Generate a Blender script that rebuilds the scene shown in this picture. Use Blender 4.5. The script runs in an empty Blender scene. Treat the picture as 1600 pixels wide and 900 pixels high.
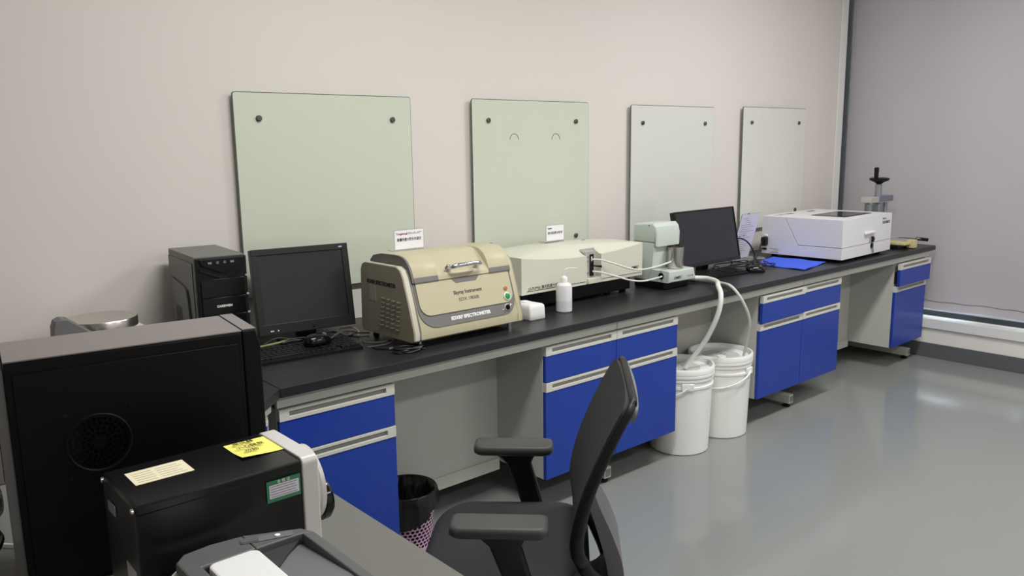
import bpy, bmesh, math, random
from math import sin, cos, pi, sqrt, radians
from mathutils import Vector, Matrix
random.seed(7)
scene = bpy.context.scene
COL = scene.collection

# ------------------------------------------------------------------ camera
YAW, PITCH, ROLL, FPX = 0.7138, 0.1757, -0.0140, 1263.3
cam_d = bpy.data.cameras.new('camera'); cam = bpy.data.objects.new('camera', cam_d); COL.objects.link(cam)
cam_d.sensor_width = 36.0; cam_d.lens = 36.0*FPX/1600.0; cam_d.clip_start = 0.02
_f = Vector((sin(YAW)*cos(PITCH), cos(YAW)*cos(PITCH), -sin(PITCH)))
_r = Vector((cos(YAW), -sin(YAW), 0)); _u = _r.cross(_f)
_r2 = cos(ROLL)*_r + sin(ROLL)*_u; _u2 = -sin(ROLL)*_r + cos(ROLL)*_u
M = Matrix((( _r2.x, _u2.x, -_f.x, -1.0217), (_r2.y, _u2.y, -_f.y, -3.0242), (_r2.z, _u2.z, -_f.z, 1.5272), (0, 0, 0, 1)))
cam.matrix_world = M
scene.camera = cam

# ------------------------------------------------------------------ world, exposure
w = bpy.data.worlds.new('daylight'); scene.world = w; w.use_nodes = True
w.node_tree.nodes['Background'].inputs[0].default_value = (0.82, 0.9, 1.0, 1)
w.node_tree.nodes['Background'].inputs[1].default_value = 9.0
scene.view_settings.view_transform = 'Standard'; scene.view_settings.look = 'None'
scene.view_settings.exposure = 0.01; scene.view_settings.gamma = 1.0
scene.view_settings.use_curve_mapping = False

# ------------------------------------------------------------------ ceiling lamps (their light; housings come with the ceiling)
CEIL = 3.0
LAMPS = [(0.5, -1.75), (3.05, -1.75), (0.5, -4.2), (3.05, -4.2)]
LAMP_W = [44, 46, 27, 32]

# ------------------------------------------------------------------ materials
def lin(c):
    return tuple(((v/255.0)/12.92 if v/255.0 <= 0.04045 else ((v/255.0+0.055)/1.055)**2.4) for v in c)
MATS = {}
def mat(name, rgb, rough=0.5, metal=0.0, var=0.05, scale=6.0, bump=0.0, bscale=80.0, coat=0.0, spec=0.5, trans=0.0, aniso=None, ior=1.45, emit=None, detail=3.0):
    m = bpy.data.materials.new(name); m.use_nodes = True; nt = m.node_tree; b = nt.nodes['Principled BSDF']
    c = lin(rgb)
    b.inputs['Base Color'].default_value = (*c, 1); b.inputs['Roughness'].default_value = rough
    b.inputs['Metallic'].default_value = metal; b.inputs['Specular IOR Level'].default_value = spec
    b.inputs['Coat Weight'].default_value = coat; b.inputs['Transmission Weight'].default_value = trans; b.inputs['IOR'].default_value = ior
    if coat: b.inputs['Coat Roughness'].default_value = 0.05
    tc = nt.nodes.new('ShaderNodeTexCoord')
    if var:
        n = nt.nodes.new('ShaderNodeTexNoise'); n.inputs['Scale'].default_value = scale; n.inputs['Detail'].default_value = detail
        mx = nt.nodes.new('ShaderNodeMix'); mx.data_type = 'RGBA'
        mx.inputs[6].default_value = tuple(v*(1-var) for v in c)+(1,); mx.inputs[7].default_value = tuple(min(1, v*(1+var)) for v in c)+(1,)
        if aniso:
            mp = nt.nodes.new('ShaderNodeMapping'); mp.inputs['Scale'].default_value = aniso
            nt.links.new(tc.outputs['Object'], mp.inputs['Vector']); nt.links.new(mp.outputs[0], n.inputs['Vector'])
        else: nt.links.new(tc.outputs['Object'], n.inputs['Vector'])
        nt.links.new(n.outputs['Fac'], mx.inputs[0]); nt.links.new(mx.outputs[2], b.inputs['Base Color'])
    if bump:
        n2 = nt.nodes.new('ShaderNodeTexNoise'); n2.inputs['Scale'].default_value = bscale
        bp = nt.nodes.new('ShaderNodeBump'); bp.inputs['Strength'].default_value = bump; bp.inputs['Distance'].default_value = 0.002
        nt.links.new(tc.outputs['Object'], n2.inputs['Vector']); nt.links.new(n2.outputs['Fac'], bp.inputs['Height']); nt.links.new(bp.outputs[0], b.inputs['Normal'])
    if emit:
        b.inputs['Emission Color'].default_value = (*emit[0], 1); b.inputs['Emission Strength'].default_value = emit[1]
    MATS[name] = m
    return m
mat('wall_paint', (224, 218, 212), 0.7, var=0.02, scale=1.5, bump=0.05, bscale=150)
mat('wall_low', (240, 236, 230), 0.7, var=0.05, scale=5)
mat('ceiling_paint', (228, 226, 222), 0.8, var=0.02)
mat('floor_epoxy', (138, 142, 139), 0.12, var=0.05, scale=1.2, bump=0.12, bscale=7, spec=0.5)
mat('skirting', (96, 98, 101), 0.4, var=0.06)
mat('sill_stone', (232, 232, 230), 0.25, var=0.02)
mat('alu_frame', (214, 216, 216), 0.35, 0.0, var=0.02)
mat('alu_dark', (62, 66, 68), 0.35, 0.2, var=0.03)
mat('curtain_cloth', (190, 185, 190), 0.85, var=0.03, scale=3, bump=0.1, bscale=400)
mat('worktop_black', (38, 38, 42), 0.36, var=0.12, scale=60, bump=0.02, bscale=300)
mat('desk_grey', (108, 108, 103), 0.42, var=0.03, scale=30)
mat('steel_grey_paint', (203, 204, 196), 0.4, var=0.02)
mat('panel_grey', (196, 196, 190), 0.5, var=0.02)
mat('handle_grey', (212, 212, 204), 0.35, var=0.02)
mat('handle_slot', (150, 150, 143), 0.4, var=0.03)
mat('cab_blue', (30, 62, 160), 0.34, var=0.03, scale=3)
mat('black_plastic', (15, 15, 17), 0.42, var=0.05, spec=0.35)
mat('black_gloss', (10, 10, 12), 0.14, var=0.05)
mat('black_satin', (26, 26, 28), 0.45, var=0.05, bump=0.03, bscale=500)
mat('screen_off', (42, 43, 44), 0.22, var=0.02)
mat('screen_off_blue', (38, 41, 47), 0.25, var=0.02)
mat('pc_black', (11, 11, 14), 0.45, var=0.05, bump=0.02, bscale=600, spec=0.25)
mat('pc_top', (124, 118, 116), 0.42, var=0.03)
mat('pc_grey', (112, 114, 108), 0.5, var=0.04)
mat('silver_paint', (190, 188, 184), 0.35, 0.3, var=0.03)
mat('beige_paint', (192, 185, 155), 0.4, var=0.02)
mat('beige_light', (206, 202, 184), 0.4, var=0.02)
mat('taupe_paint', (160, 155, 138), 0.45, var=0.02)
mat('band_grey', (118, 116, 114), 0.45, var=0.03)
mat('cream_white', (214, 214, 198), 0.35, var=0.02)
mat('cream_side', (206, 206, 192), 0.4, var=0.02)
mat('mint_white', (198, 208, 200), 0.35, var=0.02)
mat('white_plastic', (236, 236, 234), 0.35, var=0.015)
mat('end_white_shaded', (206, 204, 201), 0.35, var=0.015)  # white plastic with the shade on this end put into its colour
mat('white_paint', (226, 225, 228), 0.35, var=0.01)
mat('bucket_white', (244, 244, 241), 0.32, var=0.015)
mat('hose_white', (228, 229, 224), 0.3, var=0.02)
mat('hose_clear', (214, 214, 208), 0.2, var=0.03)
mat('bottle_white', (242, 242, 244), 0.35, var=0.01, trans=0.1)
mat('bottle_liquid', (218, 218, 222), 0.35, var=0.01)
mat('chrome', (225, 225, 228), 0.12, 1.0, var=0.02)
mat('brushed_steel', (206, 203, 197), 0.28, 1.0, var=0.1, scale=4, aniso=(1, 1, 60))
mat('dull_steel', (160, 164, 170), 0.38, 0.8, var=0.06)
mat('standoff_steel', (96, 102, 96), 0.35, 0.7, var=0.1)
mat('black_paint', (14, 14, 17), 0.3, var=0.05, spec=0.5)
mat('blue_steel', (126, 134, 152), 0.4, 0.5, var=0.05)
mat('board_glass', (210, 216, 199), 0.06, var=0.01, coat=0.3)
mat('board_glass_reflect', (220, 221, 214), 0.06, var=0.01, coat=0.3)  # same board glass, paled by a grazing reflection put into its colour
mat('glass_edge', (92, 108, 98), 0.2, var=0.1)
mat('paper', (238, 237, 240), 0.7, var=0.01)
mat('paper_lilac', (222, 218, 230), 0.6, var=0.02)
mat('ink', (50, 46, 52), 0.7, var=0.0)
mat('ink_red', (120, 60, 90), 0.7, var=0.0)
mat('ink_pen', (92, 86, 60), 0.7, var=0.0)
mat('ink_grey', (130, 128, 128), 0.7, var=0.0)
mat('print_white', (238, 238, 236), 0.6, var=0.0)
mat('yellow_note', (246, 238, 120), 0.7, var=0.03, scale=20)
mat('cream_label', (240, 232, 198), 0.6, var=0.02)
mat('green_label', (60, 128, 92), 0.5, var=0.03)
mat('button_red', (196, 102, 62), 0.3, var=0.02)
mat('button_green', (36, 150, 70), 0.25, var=0.02)
mat('cloth_blue', (62, 96, 224), 0.8, var=0.06, scale=30, bump=0.2, bscale=300)
mat('bin_pink', (222, 178, 214), 0.4, var=0.02)
mat('bin_bag', (17, 18, 19), 0.25, var=0.1, bump=0.3, bscale=40)
mat('chair_fabric', (44, 45, 48), 0.8, var=0.12, scale=200, bump=0.2, bscale=900)
mat('chair_plastic', (17, 17, 20), 0.5, var=0.05)
mat('chair_pad', (70, 70, 69), 0.5, var=0.04)
mat('chair_grey', (112, 111, 111), 0.5, var=0.08, scale=8)
mat('printer_grey', (92, 94, 94), 0.5, var=0.03, bump=0.05, bscale=600)
mat('printer_mid', (108, 111, 112), 0.5, var=0.03)
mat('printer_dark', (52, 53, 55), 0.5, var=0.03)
mat('cable_black', (22, 22, 23), 0.4, var=0.03)
mat('cable_yellow', (150, 156, 104), 0.5, var=0.03)
mat('cable_grey', (92, 92, 90), 0.45, var=0.03)
mat('press_yellow', (206, 196, 146), 0.45, var=0.04)
mat('red_tag', (210, 50, 60), 0.5, var=0.02)
mat('pad_grey', (128, 130, 128), 0.6, var=0.03)
mat('lamp_glow', (255, 252, 246), 0.5, var=0, emit=((1, 0.97, 0.92), 1.5))
g = mat('clear_acrylic', (240, 242, 244), 0.03, var=0.0, trans=0.96, ior=1.2)
g = mat('window_glass', (235, 245, 245), 0.0, var=0.0, trans=1.0, ior=1.02)

# ------------------------------------------------------------------ mesh helpers
class MB:
    def __init__(s): s.bm = bmesh.new(); s.round = False
    def _merge(s, t, mtx=None):
        me = bpy.data.meshes.new('tmp')
        if mtx is not None: t.transform(mtx)
        t.to_mesh(me); t.free(); s.bm.from_mesh(me); bpy.data.meshes.remove(me); return s
    def box(s, x0, x1, y0, y1, z0, z1, bev=0.0, seg=2, mtx=None):
        t = bmesh.new(); bmesh.ops.create_cube(t, size=1)
        for v in t.verts: v.co = Vector(((x0+x1)/2+v.co.x*(x1-x0), (y0+y1)/2+v.co.y*(y1-y0), (z0+z1)/2+v.co.z*(z1-z0)))
        if bev: bmesh.ops.bevel(t, geom=t.edges[:], offset=bev, segments=seg, profile=0.5, affect='EDGES')
        return s._merge(t, mtx)
    def prism(s, pts, a0, a1, axis='x', bev=0.0, seg=2, mtx=None):
        """polygon pts in the plane across axis, extruded a0..a1 (x: pts=(y,z); y: pts=(x,z); z: pts=(x,y))"""
        t = bmesh.new()
        def P(p, a): return Vector((a, p[0], p[1])) if axis == 'x' else Vector((p[0], a, p[1])) if axis == 'y' else Vector((p[0], p[1], a))
        A = [t.verts.new(P(p, a0)) for p in pts]; B = [t.verts.new(P(p, a1)) for p in pts]
        t.faces.new(A); t.faces.new(B[::-1])
        n = len(pts)
        for i in range(n): t.faces.new((A[i], B[i], B[(i+1) % n], A[(i+1) % n]))
        bmesh.ops.recalc_face_normals(t, faces=t.faces[:])
        if bev:
            es = [e for e in t.edges if (e.verts[0] in A) == (e.verts[1] in A)]
            bmesh.ops.bevel(t, geom=es, offset=bev, segments=seg, profile=0.5, affect='EDGES')
        return s._merge(t, mtx)
    def lathe(s, prof, seg=32, mtx=None, caps=True):
        s.round = True
        """prof = [(r, z)...] about z"""
        t = bmesh.new(); rings = []
        for r, z in prof:
            rings.append([t.verts.new((r*cos(2*pi*k/seg), r*sin(2*pi*k/seg), z)) for k in range(seg)])
        for a, b in zip(rings, rings[1:]):
            for k in range(seg): t.faces.new((a[k], a[(k+1) % seg], b[(k+1) % seg], b[k]))
        if caps:
            if prof[0][0] > 1e-6: t.faces.new(rings[0][::-1])
            if prof[-1][0] > 1e-6: t.faces.new(rings[-1])
        bmesh.ops.remove_doubles(t, verts=t.verts[:], dist=1e-6)
        bmesh.ops.recalc_face_normals(t, faces=t.faces[:])
        return s._merge(t, mtx)
    def tube(s, pts, r, seg=8, closed=False, smooth=4, ry=None):
        s.round = True
        pts = [Vector(p) for p in pts]
        if smooth > 1: pts = catmull(pts, smooth, closed)
        rr = r if callable(r) else (lambda u: r)
        t = bmesh.new(); rings = []; n = len(pts); up = None
        for i, p in enumerate(pts):
            a = pts[i-1] if (i > 0 or closed) else p; b = pts[(i+1) % n] if (i < n-1 or closed) else p
            d = (b-a).normalized()
            if up is None:
                up = Vector((0, 0, 1)) if abs(d.z) < 0.9 else Vector((1, 0, 0))
            sx = d.cross(up).normalized(); up = sx.cross(d).normalized()
            rad = rr(i/(n-1)); k2 = ry if ry else 1.0
            rings.append([t.verts.new(p+sx*rad*cos(2*pi*k/seg)+up*rad*k2*sin(2*pi*k/seg)) for k in range(seg)])
        m = n if closed else n-1
        for i in range(m):
            a, b = rings[i], rings[(i+1) % n]
            for k in range(seg): t.faces.new((a[k], a[(k+1) % seg], b[(k+1) % seg], b[k]))
        if not closed: t.faces.new(rings[0][::-1]); t.faces.new(rings[-1])
        bmesh.ops.recalc_face_normals(t, faces=t.faces[:])
        return s._merge(t)
    def loft(s, rings, close=True, cap=True):
        s.round = True
        t = bmesh.new(); R = [[t.verts.new(p) for p in ring] for ring in rings]; n = len(R[0])
        for a, b in zip(R, R[1:]):
            for k in range(n if close else n-1): t.faces.new((a[k], a[(k+1) % n], b[(k+1) % n], b[k]))
        if cap: t.faces.new(R[0][::-1]); t.faces.new(R[-1])
        bmesh.ops.recalc_face_normals(t, faces=t.faces[:])
        return s._merge(t)
    def grid(s, fn, nu, nv, thick=None):
        s.round = True
        """surface fn(u,v); optional thickness: second sheet thick(u,v) offset function"""
        t = bmesh.new()
        A = [[t.verts.new(fn(i/nu, j/nv)) for j in range(nv+1)] for i in range(nu+1)]
        for i in range(nu):
            for j in range(nv): t.faces.new((A[i][j], A[i+1][j], A[i+1][j+1], A[i][j+1]))
        if thick:
            B = [[t.verts.new(thick(i/nu, j/nv)) for j in range(nv+1)] for i in range(nu+1)]
            for i in range(nu):
                for j in range(nv): t.faces.new((B[i][j+1], B[i+1][j+1], B[i+1][j], B[i][j]))
            for i in range(nu):
                t.faces.new((A[i][0], B[i][0], B[i+1][0], A[i+1][0])); t.faces.new((A[i+1][nv], B[i+1][nv], B[i][nv], A[i][nv]))
            for j in range(nv):
                t.faces.new((A[0][j+1], B[0][j+1], B[0][j], A[0][j])); t.faces.new((A[nu][j], B[nu][j], B[nu][j+1], A[nu][j+1]))
            bmesh.ops.recalc_face_normals(t, faces=t.faces[:])
        return s._merge(t)
    def build(s, name, m, parent=None, angle=None):
        if angle is None: angle = 35 if s.round else 20
        me = bpy.data.meshes.new(name); s.bm.to_mesh(me); s.bm.free()
        me.materials.append(MATS[m])
        for p in me.polygons: p.use_smooth = True
        me.set_sharp_from_angle(angle=radians(angle))
        o = bpy.data.objects.new(name, me); COL.objects.link(o)
        if parent is not None: o.parent = parent
        return o
def catmull(P, k, closed=False):
    out = []; n = len(P)
    for i in range(n if closed else n-1):
        p0 = P[i-1] if (i > 0 or closed) else P[0]; p1 = P[i]; p2 = P[(i+1) % n]; p3 = P[(i+2) % n] if (i+2 < n or closed) else P[-1]
        for j in range(k):
            t = j/k
            out.append(0.5*((2*p1)+(p2-p0)*t+(2*p0-5*p1+4*p2-p3)*t*t+(3*p1-p0-3*p2+p3)*t**3))
    if not closed: out.append(P[-1].copy())
    return out
def rrect(x0, x1, y0, y1, r, n=5):
    """rounded rectangle, r = radius or four radii (bl, br, tr, tl)"""
    R = r if isinstance(r, (tuple, list)) else (r,)*4
    out = []
    for (cx, cy, a0, rad) in ((x0+R[0], y0+R[0], pi, R[0]), (x1-R[1], y0+R[1], 1.5*pi, R[1]), (x1-R[2], y1-R[2], 0, R[2]), (x0+R[3], y1-R[3], pi/2, R[3])):
        if rad < 1e-6: out.append((cx, cy)); continue
        for i in range(n+1):
            a = a0+pi/2*i/n; out.append((cx+rad*cos(a), cy+rad*sin(a)))
    return out
def tag(o, label=None, cat=None, group=None, kind=None):
    if label: o['label'] = label
    if cat: o['category'] = cat
    if group: o['group'] = group
    if kind: o['kind'] = kind
    return o
def thing(name, label, cat, loc=(0, 0, 0), rz=0.0, group=None):
    o = bpy.data.objects.new(name, None); o.empty_display_size = 0.05; COL.objects.link(o)
    o.location = loc; o.rotation_euler = (0, 0, rz)
    return tag(o, label, cat, group)
def copy_tree(o, parent=None):
    c = o.copy(); COL.objects.link(c); c.parent = parent
    for ch in list(o.children): copy_tree(ch, c)
    return c
def frame_m(o, ex, ey):
    """matrix with origin o, x axis ex, y axis ey"""
    ex = Vector(ex).normalized(); ey = Vector(ey).normalized(); ez = ex.cross(ey)
    return Matrix(((ex.x, ey.x, ez.x, o[0]), (ex.y, ey.y, ez.y, o[1]), (ex.z, ey.z, ez.z, o[2]), (0, 0, 0, 1)))
def text(name, body, size, m, parent, mtx, width=None, ext=0.0003, bold=0.0, align='LEFT', shear=0.0):
    """flat lettering in the xy plane of mtx, baseline at y=0"""
    c = bpy.data.curves.new('lettering', 'FONT'); c.body = body; c.size = size; c.extrude = ext; c.offset = bold; c.align_x = align; c.shear = shear
    c.resolution_u = 3
    o = bpy.data.objects.new('tmp', c); me = bpy.data.meshes.new_from_object(o); bpy.data.objects.remove(o); bpy.data.curves.remove(c)
    if width:
        xs = [v.co.x for v in me.vertices]; k = width/(max(xs)-min(xs))
        for v in me.vertices: v.co.x = (v.co.x-(min(xs) if align == 'LEFT' else 0))*k
    me.transform(mtx); me.name = name; me.materials.clear(); me.materials.append(MATS[m])
    ob = bpy.data.objects.new(name, me); COL.objects.link(ob); ob.parent = parent
    return ob
def rot(axis, a): return Matrix.Rotation(a, 4, axis)
def tr(x, y, z): return Matrix.Translation((x, y, z))
def struct(o): o['kind'] = 'structure'; return o

# ================================================================== ROOM
H, D, L = 0.80, 0.75, 4.835          # worktop height, depth, right end
XW = 4.86                            # window wall
XL, YF = -3.2, -5.6                  # unseen walls
struct(MB().box(XL, XW+0.35, YF, 0.0, -0.08, 0.0).build('floor', 'floor_epoxy'))
struct(MB().box(XL, XW+0.35, YF, 0.2, CEIL, CEIL+0.1).build('ceiling', 'ceiling_paint'))
struct(MB().box(XL, XW+0.35, 0.0, 0.2, -0.08, CEIL).build('wall_back', 'wall_paint'))
struct(MB().box(XL-0.2, XL, YF, 0.2, -0.08, CEIL).build('wall_left', 'wall_paint'))
struct(MB().box(XL-0.2, XW+0.35, YF-0.2, YF, -0.08, CEIL).build('wall_front', 'wall_paint'))
wr = struct(MB().box(XW, XW+0.35, YF, 0.0, 0.0, 0.212).build('wall_right', 'wall_low'))
struct(MB().box(XW-0.012, XW, YF, 0.0, 0.0, 0.102, bev=0.003).build('baseboard_right', 'skirting'))
# sill ledge under the window
struct(MB().box(XW-0.018, XW+0.16, YF, -0.001, 0.210, 0.278, bev=0.004).build('trim_1', 'sill_stone'))
# window: rails, posts, panes behind the curtain
win = struct(thing('window_1', None, None, (XW+0.13, 0, 0)))
MB().box(-0.03, 0.05, YF, -0.002, 0.280, 0.315, bev=0.003).build('sill_gap_shade', 'alu_dark', win)  # dark strip standing in for the shadowed gap above the sill
MB().box(-0.04, 0.05, YF, -0.002, 0.300, 0.345, bev=0.003, mtx=tr(0.03, 0, 0)).build('window_sash', 'alu_frame', win)
MB().box(-0.03, 0.05, YF, -0.002, 2.93, CEIL-0.002, bev=0.003).build('top_rail', 'alu_frame', win)
for yy in (-0.06, -1.35, -2.7, -4.0, -5.3):
    MB().box(-0.03, 0.05, yy-0.035, yy+0.035, 0.345, 2.93, bev=0.003).build('post', 'alu_frame', win)
for y0, y1 in ((-1.315, -0.095), (-2.665, -1.385), (-3.965, -2.735), (-5.265, -4.035)):
    MB().box(0.045, 0.049, y0, y1, 0.346, 2.93).build('pane', 'window_glass', win)
# corner jamb: white strip and dark channel where the back wall meets the window
struct(MB().box(XW-0.085, XW, -0.014, -0.0005, 0.28, CEIL-0.001, bev=0.003).build('trim_2', 'sill_stone'))
struct(MB().box(XW, XW+0.09, -0.014, -0.0005, 0.28, CEIL-0.001, bev=0.003).build('trim_3', 'alu_dark'))

# curtain: one long cloth with soft folds and a sewn hem
def curtain_x(y, z):
    low = max(0.0, 1-(z-0.33)/0.5)
    a = 0.5+0.5*sin(y*2.3+0.6)
    f = 0.014*sin(y*4.1+0.5*sin(y*1.7)) + 0.009*sin(y*11.3+1.1)*(0.35+low) + 0.028*low*sin(y*15.0+2.2*sin(y*3.0))*(0.3+a)
    return XW+0.068+f
NY, NZ = 240, 26
def cz(v): return 0.333+(2.97-0.333)*(v**1.7)
cu = thing('curtain', 'grey lavender blackout curtain drawn across the whole window', 'curtain', (0, 0, 0))
MB().grid(lambda u, v: Vector((curtain_x(-0.02+u*(YF+0.05), cz(v)), -0.02+u*(YF+0.05), cz(v))), NY, NZ,
          lambda u, v: Vector((curtain_x(-0.02+u*(YF+0.05), cz(v))+0.003, -0.02+u*(YF+0.05), cz(v)))).build('cloth', 'curtain_cloth', cu, 80)
hm = MB(); hm.tube([(curtain_x(-0.03+u*(YF+0.06)/200, 0.392)-0.001, -0.03+u*(YF+0.06)/200, 0.392+0.003*sin(u*0.9)) for u in range(201)], 0.0022, 5, smooth=1)
hm.build('hem_seam', 'band_grey', cu)

# ceiling lamps
for i, (lx, ly) in enumerate(LAMPS):
    names = ['above the office chair', 'above the floor before the window', 'behind the camera on the left', 'behind the camera by the window']
    t = thing('ceiling_lamp', 'white rectangular ceiling lamp '+names[i], 'lamp', (lx, ly, CEIL), 0, 'ceiling lamps')
    MB().box(-0.62, 0.62, -0.17, 0.17, -0.05, 0, bev=0.004).build('housing', 'white_paint', t)
    MB().box(-0.60, 0.60, -0.15, 0.15, -0.054, -0.0502).build('diffuser', 'lamp_glow', t)
    ld = bpy.data.lights.new('lamp_light', 'AREA'); ld.shape = 'RECTANGLE'; ld.size = 1.2; ld.size_y = 0.3; ld.energy = LAMP_W[i]; ld.color = (1, 0.99, 0.975)
    lo = bpy.data.objects.new('lamp_light', ld); COL.objects.link(lo); lo.parent = t; lo.location = (0, 0, -0.06)

# ================================================================== BENCH
tag(MB().box(0.0008, L, -D, -0.002, H-0.032, H, bev=0.003).build('worktop', 'worktop_black'), 'long black worktop running along the back wall to the window', 'worktop')
tag(MB().prism([(-0.0008, -0.7508), (-0.25, -1.0), (-1.0, -1.0), (-1.0, -0.002), (-0.0008, -0.002)], H-0.032, H, 'z', bev=0.003).build('corner_worktop', 'worktop_black'),
    'black corner piece of the worktop with a cut-off front edge', 'worktop')
# suspended steel frame with aprons, uprights and feet
fr = thing('bench_frame', 'light grey steel frame carrying the long black worktop', 'bench frame', (0, 0, 0))
for x0, x1 in ((0.0, 1.574), (1.578, 3.134), (3.138, L-0.03)):
    MB().box(x0, x1, -0.722, -0.70, 0.727, H-0.033, bev=0.002).build('apron', 'steel_grey_paint', fr)
FEET = [0.21, 1.576, 3.145, 4.70]
for fx in FEET:
    MB().box(fx-0.022, fx+0.022, -0.675, -0.13, 0.024, 0.076, bev=0.003).build('foot_beam', 'steel_grey_paint', fr)
    MB().box(fx-0.016, fx+0.016, -0.6765, -0.674, 0.032, 0.068).build('end_cap', 'pad_grey', fr)
    MB().box(fx-0.022, fx+0.022, -0.17, -0.13, 0.076, H-0.033, bev=0.003).build('upright', 'steel_grey_paint', fr)
    for yy in (-0.645, -0.18):
        MB().lathe([(0.02, 0.0), (0.022, 0.004), (0.022, 0.012), (0.008, 0.015), (0.008, 0.026)], 16, tr(fx, yy, 0)).build('levelling_foot', 'black_plastic', fr)
for x0, x1 in ((0.4305, 1.1465), (2.0045, 2.7095), (3.5725, 4.3145)):
    MB().box(x0, x1, -0.412, -0.400, 0.165, H-0.034).build('back_panel', 'panel_grey', fr)
    MB().box(x0, x1, -0.422, -0.395, 0.112, 0.166, bev=0.002).build('lower_rail', 'steel_grey_paint', fr)

def front(parent, name, x0, x1, z0, z1, y=-0.72, gh=0.04, k=1.0):
    """a blue front with the grey grip rail along its top edge (in the plane y, facing -y)"""
    d = MB().box(x0+0.0015, x1-0.0015, y, y+0.018, z0+0.0015, z1-gh, bev=0.001).build(name, 'cab_blue', parent)
    h = MB()
    h.box(x0+0.0015, x1-0.0015, y-0.003, y+0.018, z1-0.011*k, z1-0.0015, bev=0.001)
    h.box(x0+0.0015, x1-0.0015, y-0.003, y+0.018, z1-gh, z1-gh+0.012*k, bev=0.001)
    h.box(x0+0.0015, x0+0.035, y-0.003, y+0.018, z1-gh+0.011*k, z1-0.010*k)
    h.box(x1-0.035, x1-0.0015, y-0.003, y+0.018, z1-gh+0.011*k, z1-0.010*k)
    hh = h.build('handle', 'handle_grey', d)
    MB().box(x0+0.03, x1-0.03, y+0.008, y+0.017, z1-gh+0.011*k, z1-0.010*k).build('grip_slot', 'handle_slot', hh)
    return d
def cabinet(x0, x1, ncol, label, ajar=None, rz=0.0, origin=None):
    """units hang between z 0.152 and 0.722"""
    c = thing('base_cabinet', label, 'cabinet', origin or (0, 0, 0), rz, 'blue fronted base cabinets under the worktop')
    MB().box(x0, x1, -0.7015, -0.300, 0.152, 0.722, bev=0.001).build('body', 'panel_grey', c)
    wc = (x1-x0)/ncol
    for k in range(ncol):
        a, b = x0+k*wc, x0+(k+1)*wc
        op = ajar[k] if ajar else 0.0
        dr = front(c, 'drawer', a, b, 0.570, 0.722, -0.72-op)
        if op: MB().box(a+0.012, b-0.012, -0.7018-op, -0.7016, 0.585, 0.665).build('drawer_box', 'black_plastic', dr)
        front(c, 'door', a, b, 0.152, 0.570)
    return c
cabinet(0.004, 0.430, 1, 'single-door blue cabinet at the corner, beside the waste bin')
cabinet(1.147, 2.004, 2, 'double-door blue cabinet behind the office chair, left of the buckets')
cabinet(2.710, 3.572, 2, 'double-door blue cabinet right of the two buckets', (0.012, 0.0))
cabinet(4.315, 4.785, 1, 'single-door blue cabinet at the window end with its drawer ajar', (0.024,))
# diagonal corner cabinet
cc = thing('corner_cabinet', 'blue corner cabinet set diagonally under the worktop corner', 'cabinet', (-0.034, -0.720, 0), radians(45))
MB().prism([(-0.335, -0.002), (-0.030, -0.002), (-0.030, 0.03), (-0.17, 0.19), (-0.335, 0.03)], 0.152, 0.722, 'z').build('body', 'panel_grey', cc)
front(cc, 'drawer', -0.335, -0.048, 0.570, 0.722, -0.0205, 0.02, 0.5)
front(cc, 'door', -0.335, -0.048, 0.152, 0.570, -0.0205, 0.02, 0.5)
MB().box(-0.046, -0.026, -0.014, -0.003, 0.152, 0.722, bev=0.002).build('filler_post', 'steel_grey_paint', cc)
MB().box(-0.35, -0.012, -0.02, -0.003, 0.730, H-0.033).build('apron', 'steel_grey_paint', cc)

# side desk running towards the camera
sd = thing('side_desk', 'grey topped side desk carrying the near computer and printer', 'desk', (0, 0, 0))
MB().box(-1.0, -0.25, -2.75, -1.002, H-0.03, H, bev=0.003).build('desktop', 'desk_grey', sd)
MB().box(-0.97, -0.30, -2.72, -2.70, 0.0, H-0.031).build('leg_panel', 'panel_grey', sd)
MB().box(-0.97, -0.30, -1.75, -1.73, 0.0, H-0.031).build('leg_panel', 'panel_grey', sd)
MB().box(-0.97, -0.36, -1.18, -1.16, 0.0, H-0.031).build('leg_panel', 'panel_grey', sd)
MB().box(-0.985, -0.97, -2.72, -1.16, 0.15, H-0.031).build('back_panel', 'panel_grey', sd)

# ================================================================== GLASS BOARDS
def board(x0, x1, z0, z1, label, m, arcs=False):
    t = thing('glass_board', label, 'glass board', ((x0+x1)/2, 0, z0), 0, 'glass boards on the back wall')
    wd, hh = (x1-x0)/2, z1-z0
    MB().prism(rrect(-wd, wd, 0, hh, 0.009), -0.026, -0.018, 'y').build('pane', m, t)
    e = MB(); e.tube([(p[0], -0.022, p[1]) for p in rrect(-wd, wd, 0, hh, 0.009)], 0.0038, 6, closed=True, smooth=1)
    e.build('edge', 'glass_edge', t)
    for sx in (-1, 1):
        for zz in (0.095, hh-0.095):
            MB().lathe([(0.010, 0.0005), (0.008, 0.027), (0.0115, 0.027), (0.0115, 0.034), (0.009, 0.036), (0, 0.036)], 16, tr(sx*(wd-0.095), 0, zz) @ rot('X', pi/2)).build('standoff', 'standoff_steel', t)
    if arcs:
        for sx in (-0.13, 0.15):
            a = MB(); a.tube([(sx+0.028*cos(q), -0.0265, hh-0.185+0.028*sin(q)) for q in [pi*k/10 for k in range(11)]], 0.0016, 5, smooth=1)
            a.build('hook_mark', 'ink_grey', t)
board(0.218, 1.005, 0.955, 1.733, 'greenish glass board behind the near monitor, largest in view', 'board_glass')
board(1.346, 2.120, 0.955, 1.735, 'greenish glass board with two small arc marks, above the long analyser', 'board_glass', True)
board(2.462, 3.232, 0.955, 1.731, 'glass board with painted-in pale reflection behind the mint stirrer and far monitor', 'board_glass_reflect')
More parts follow.
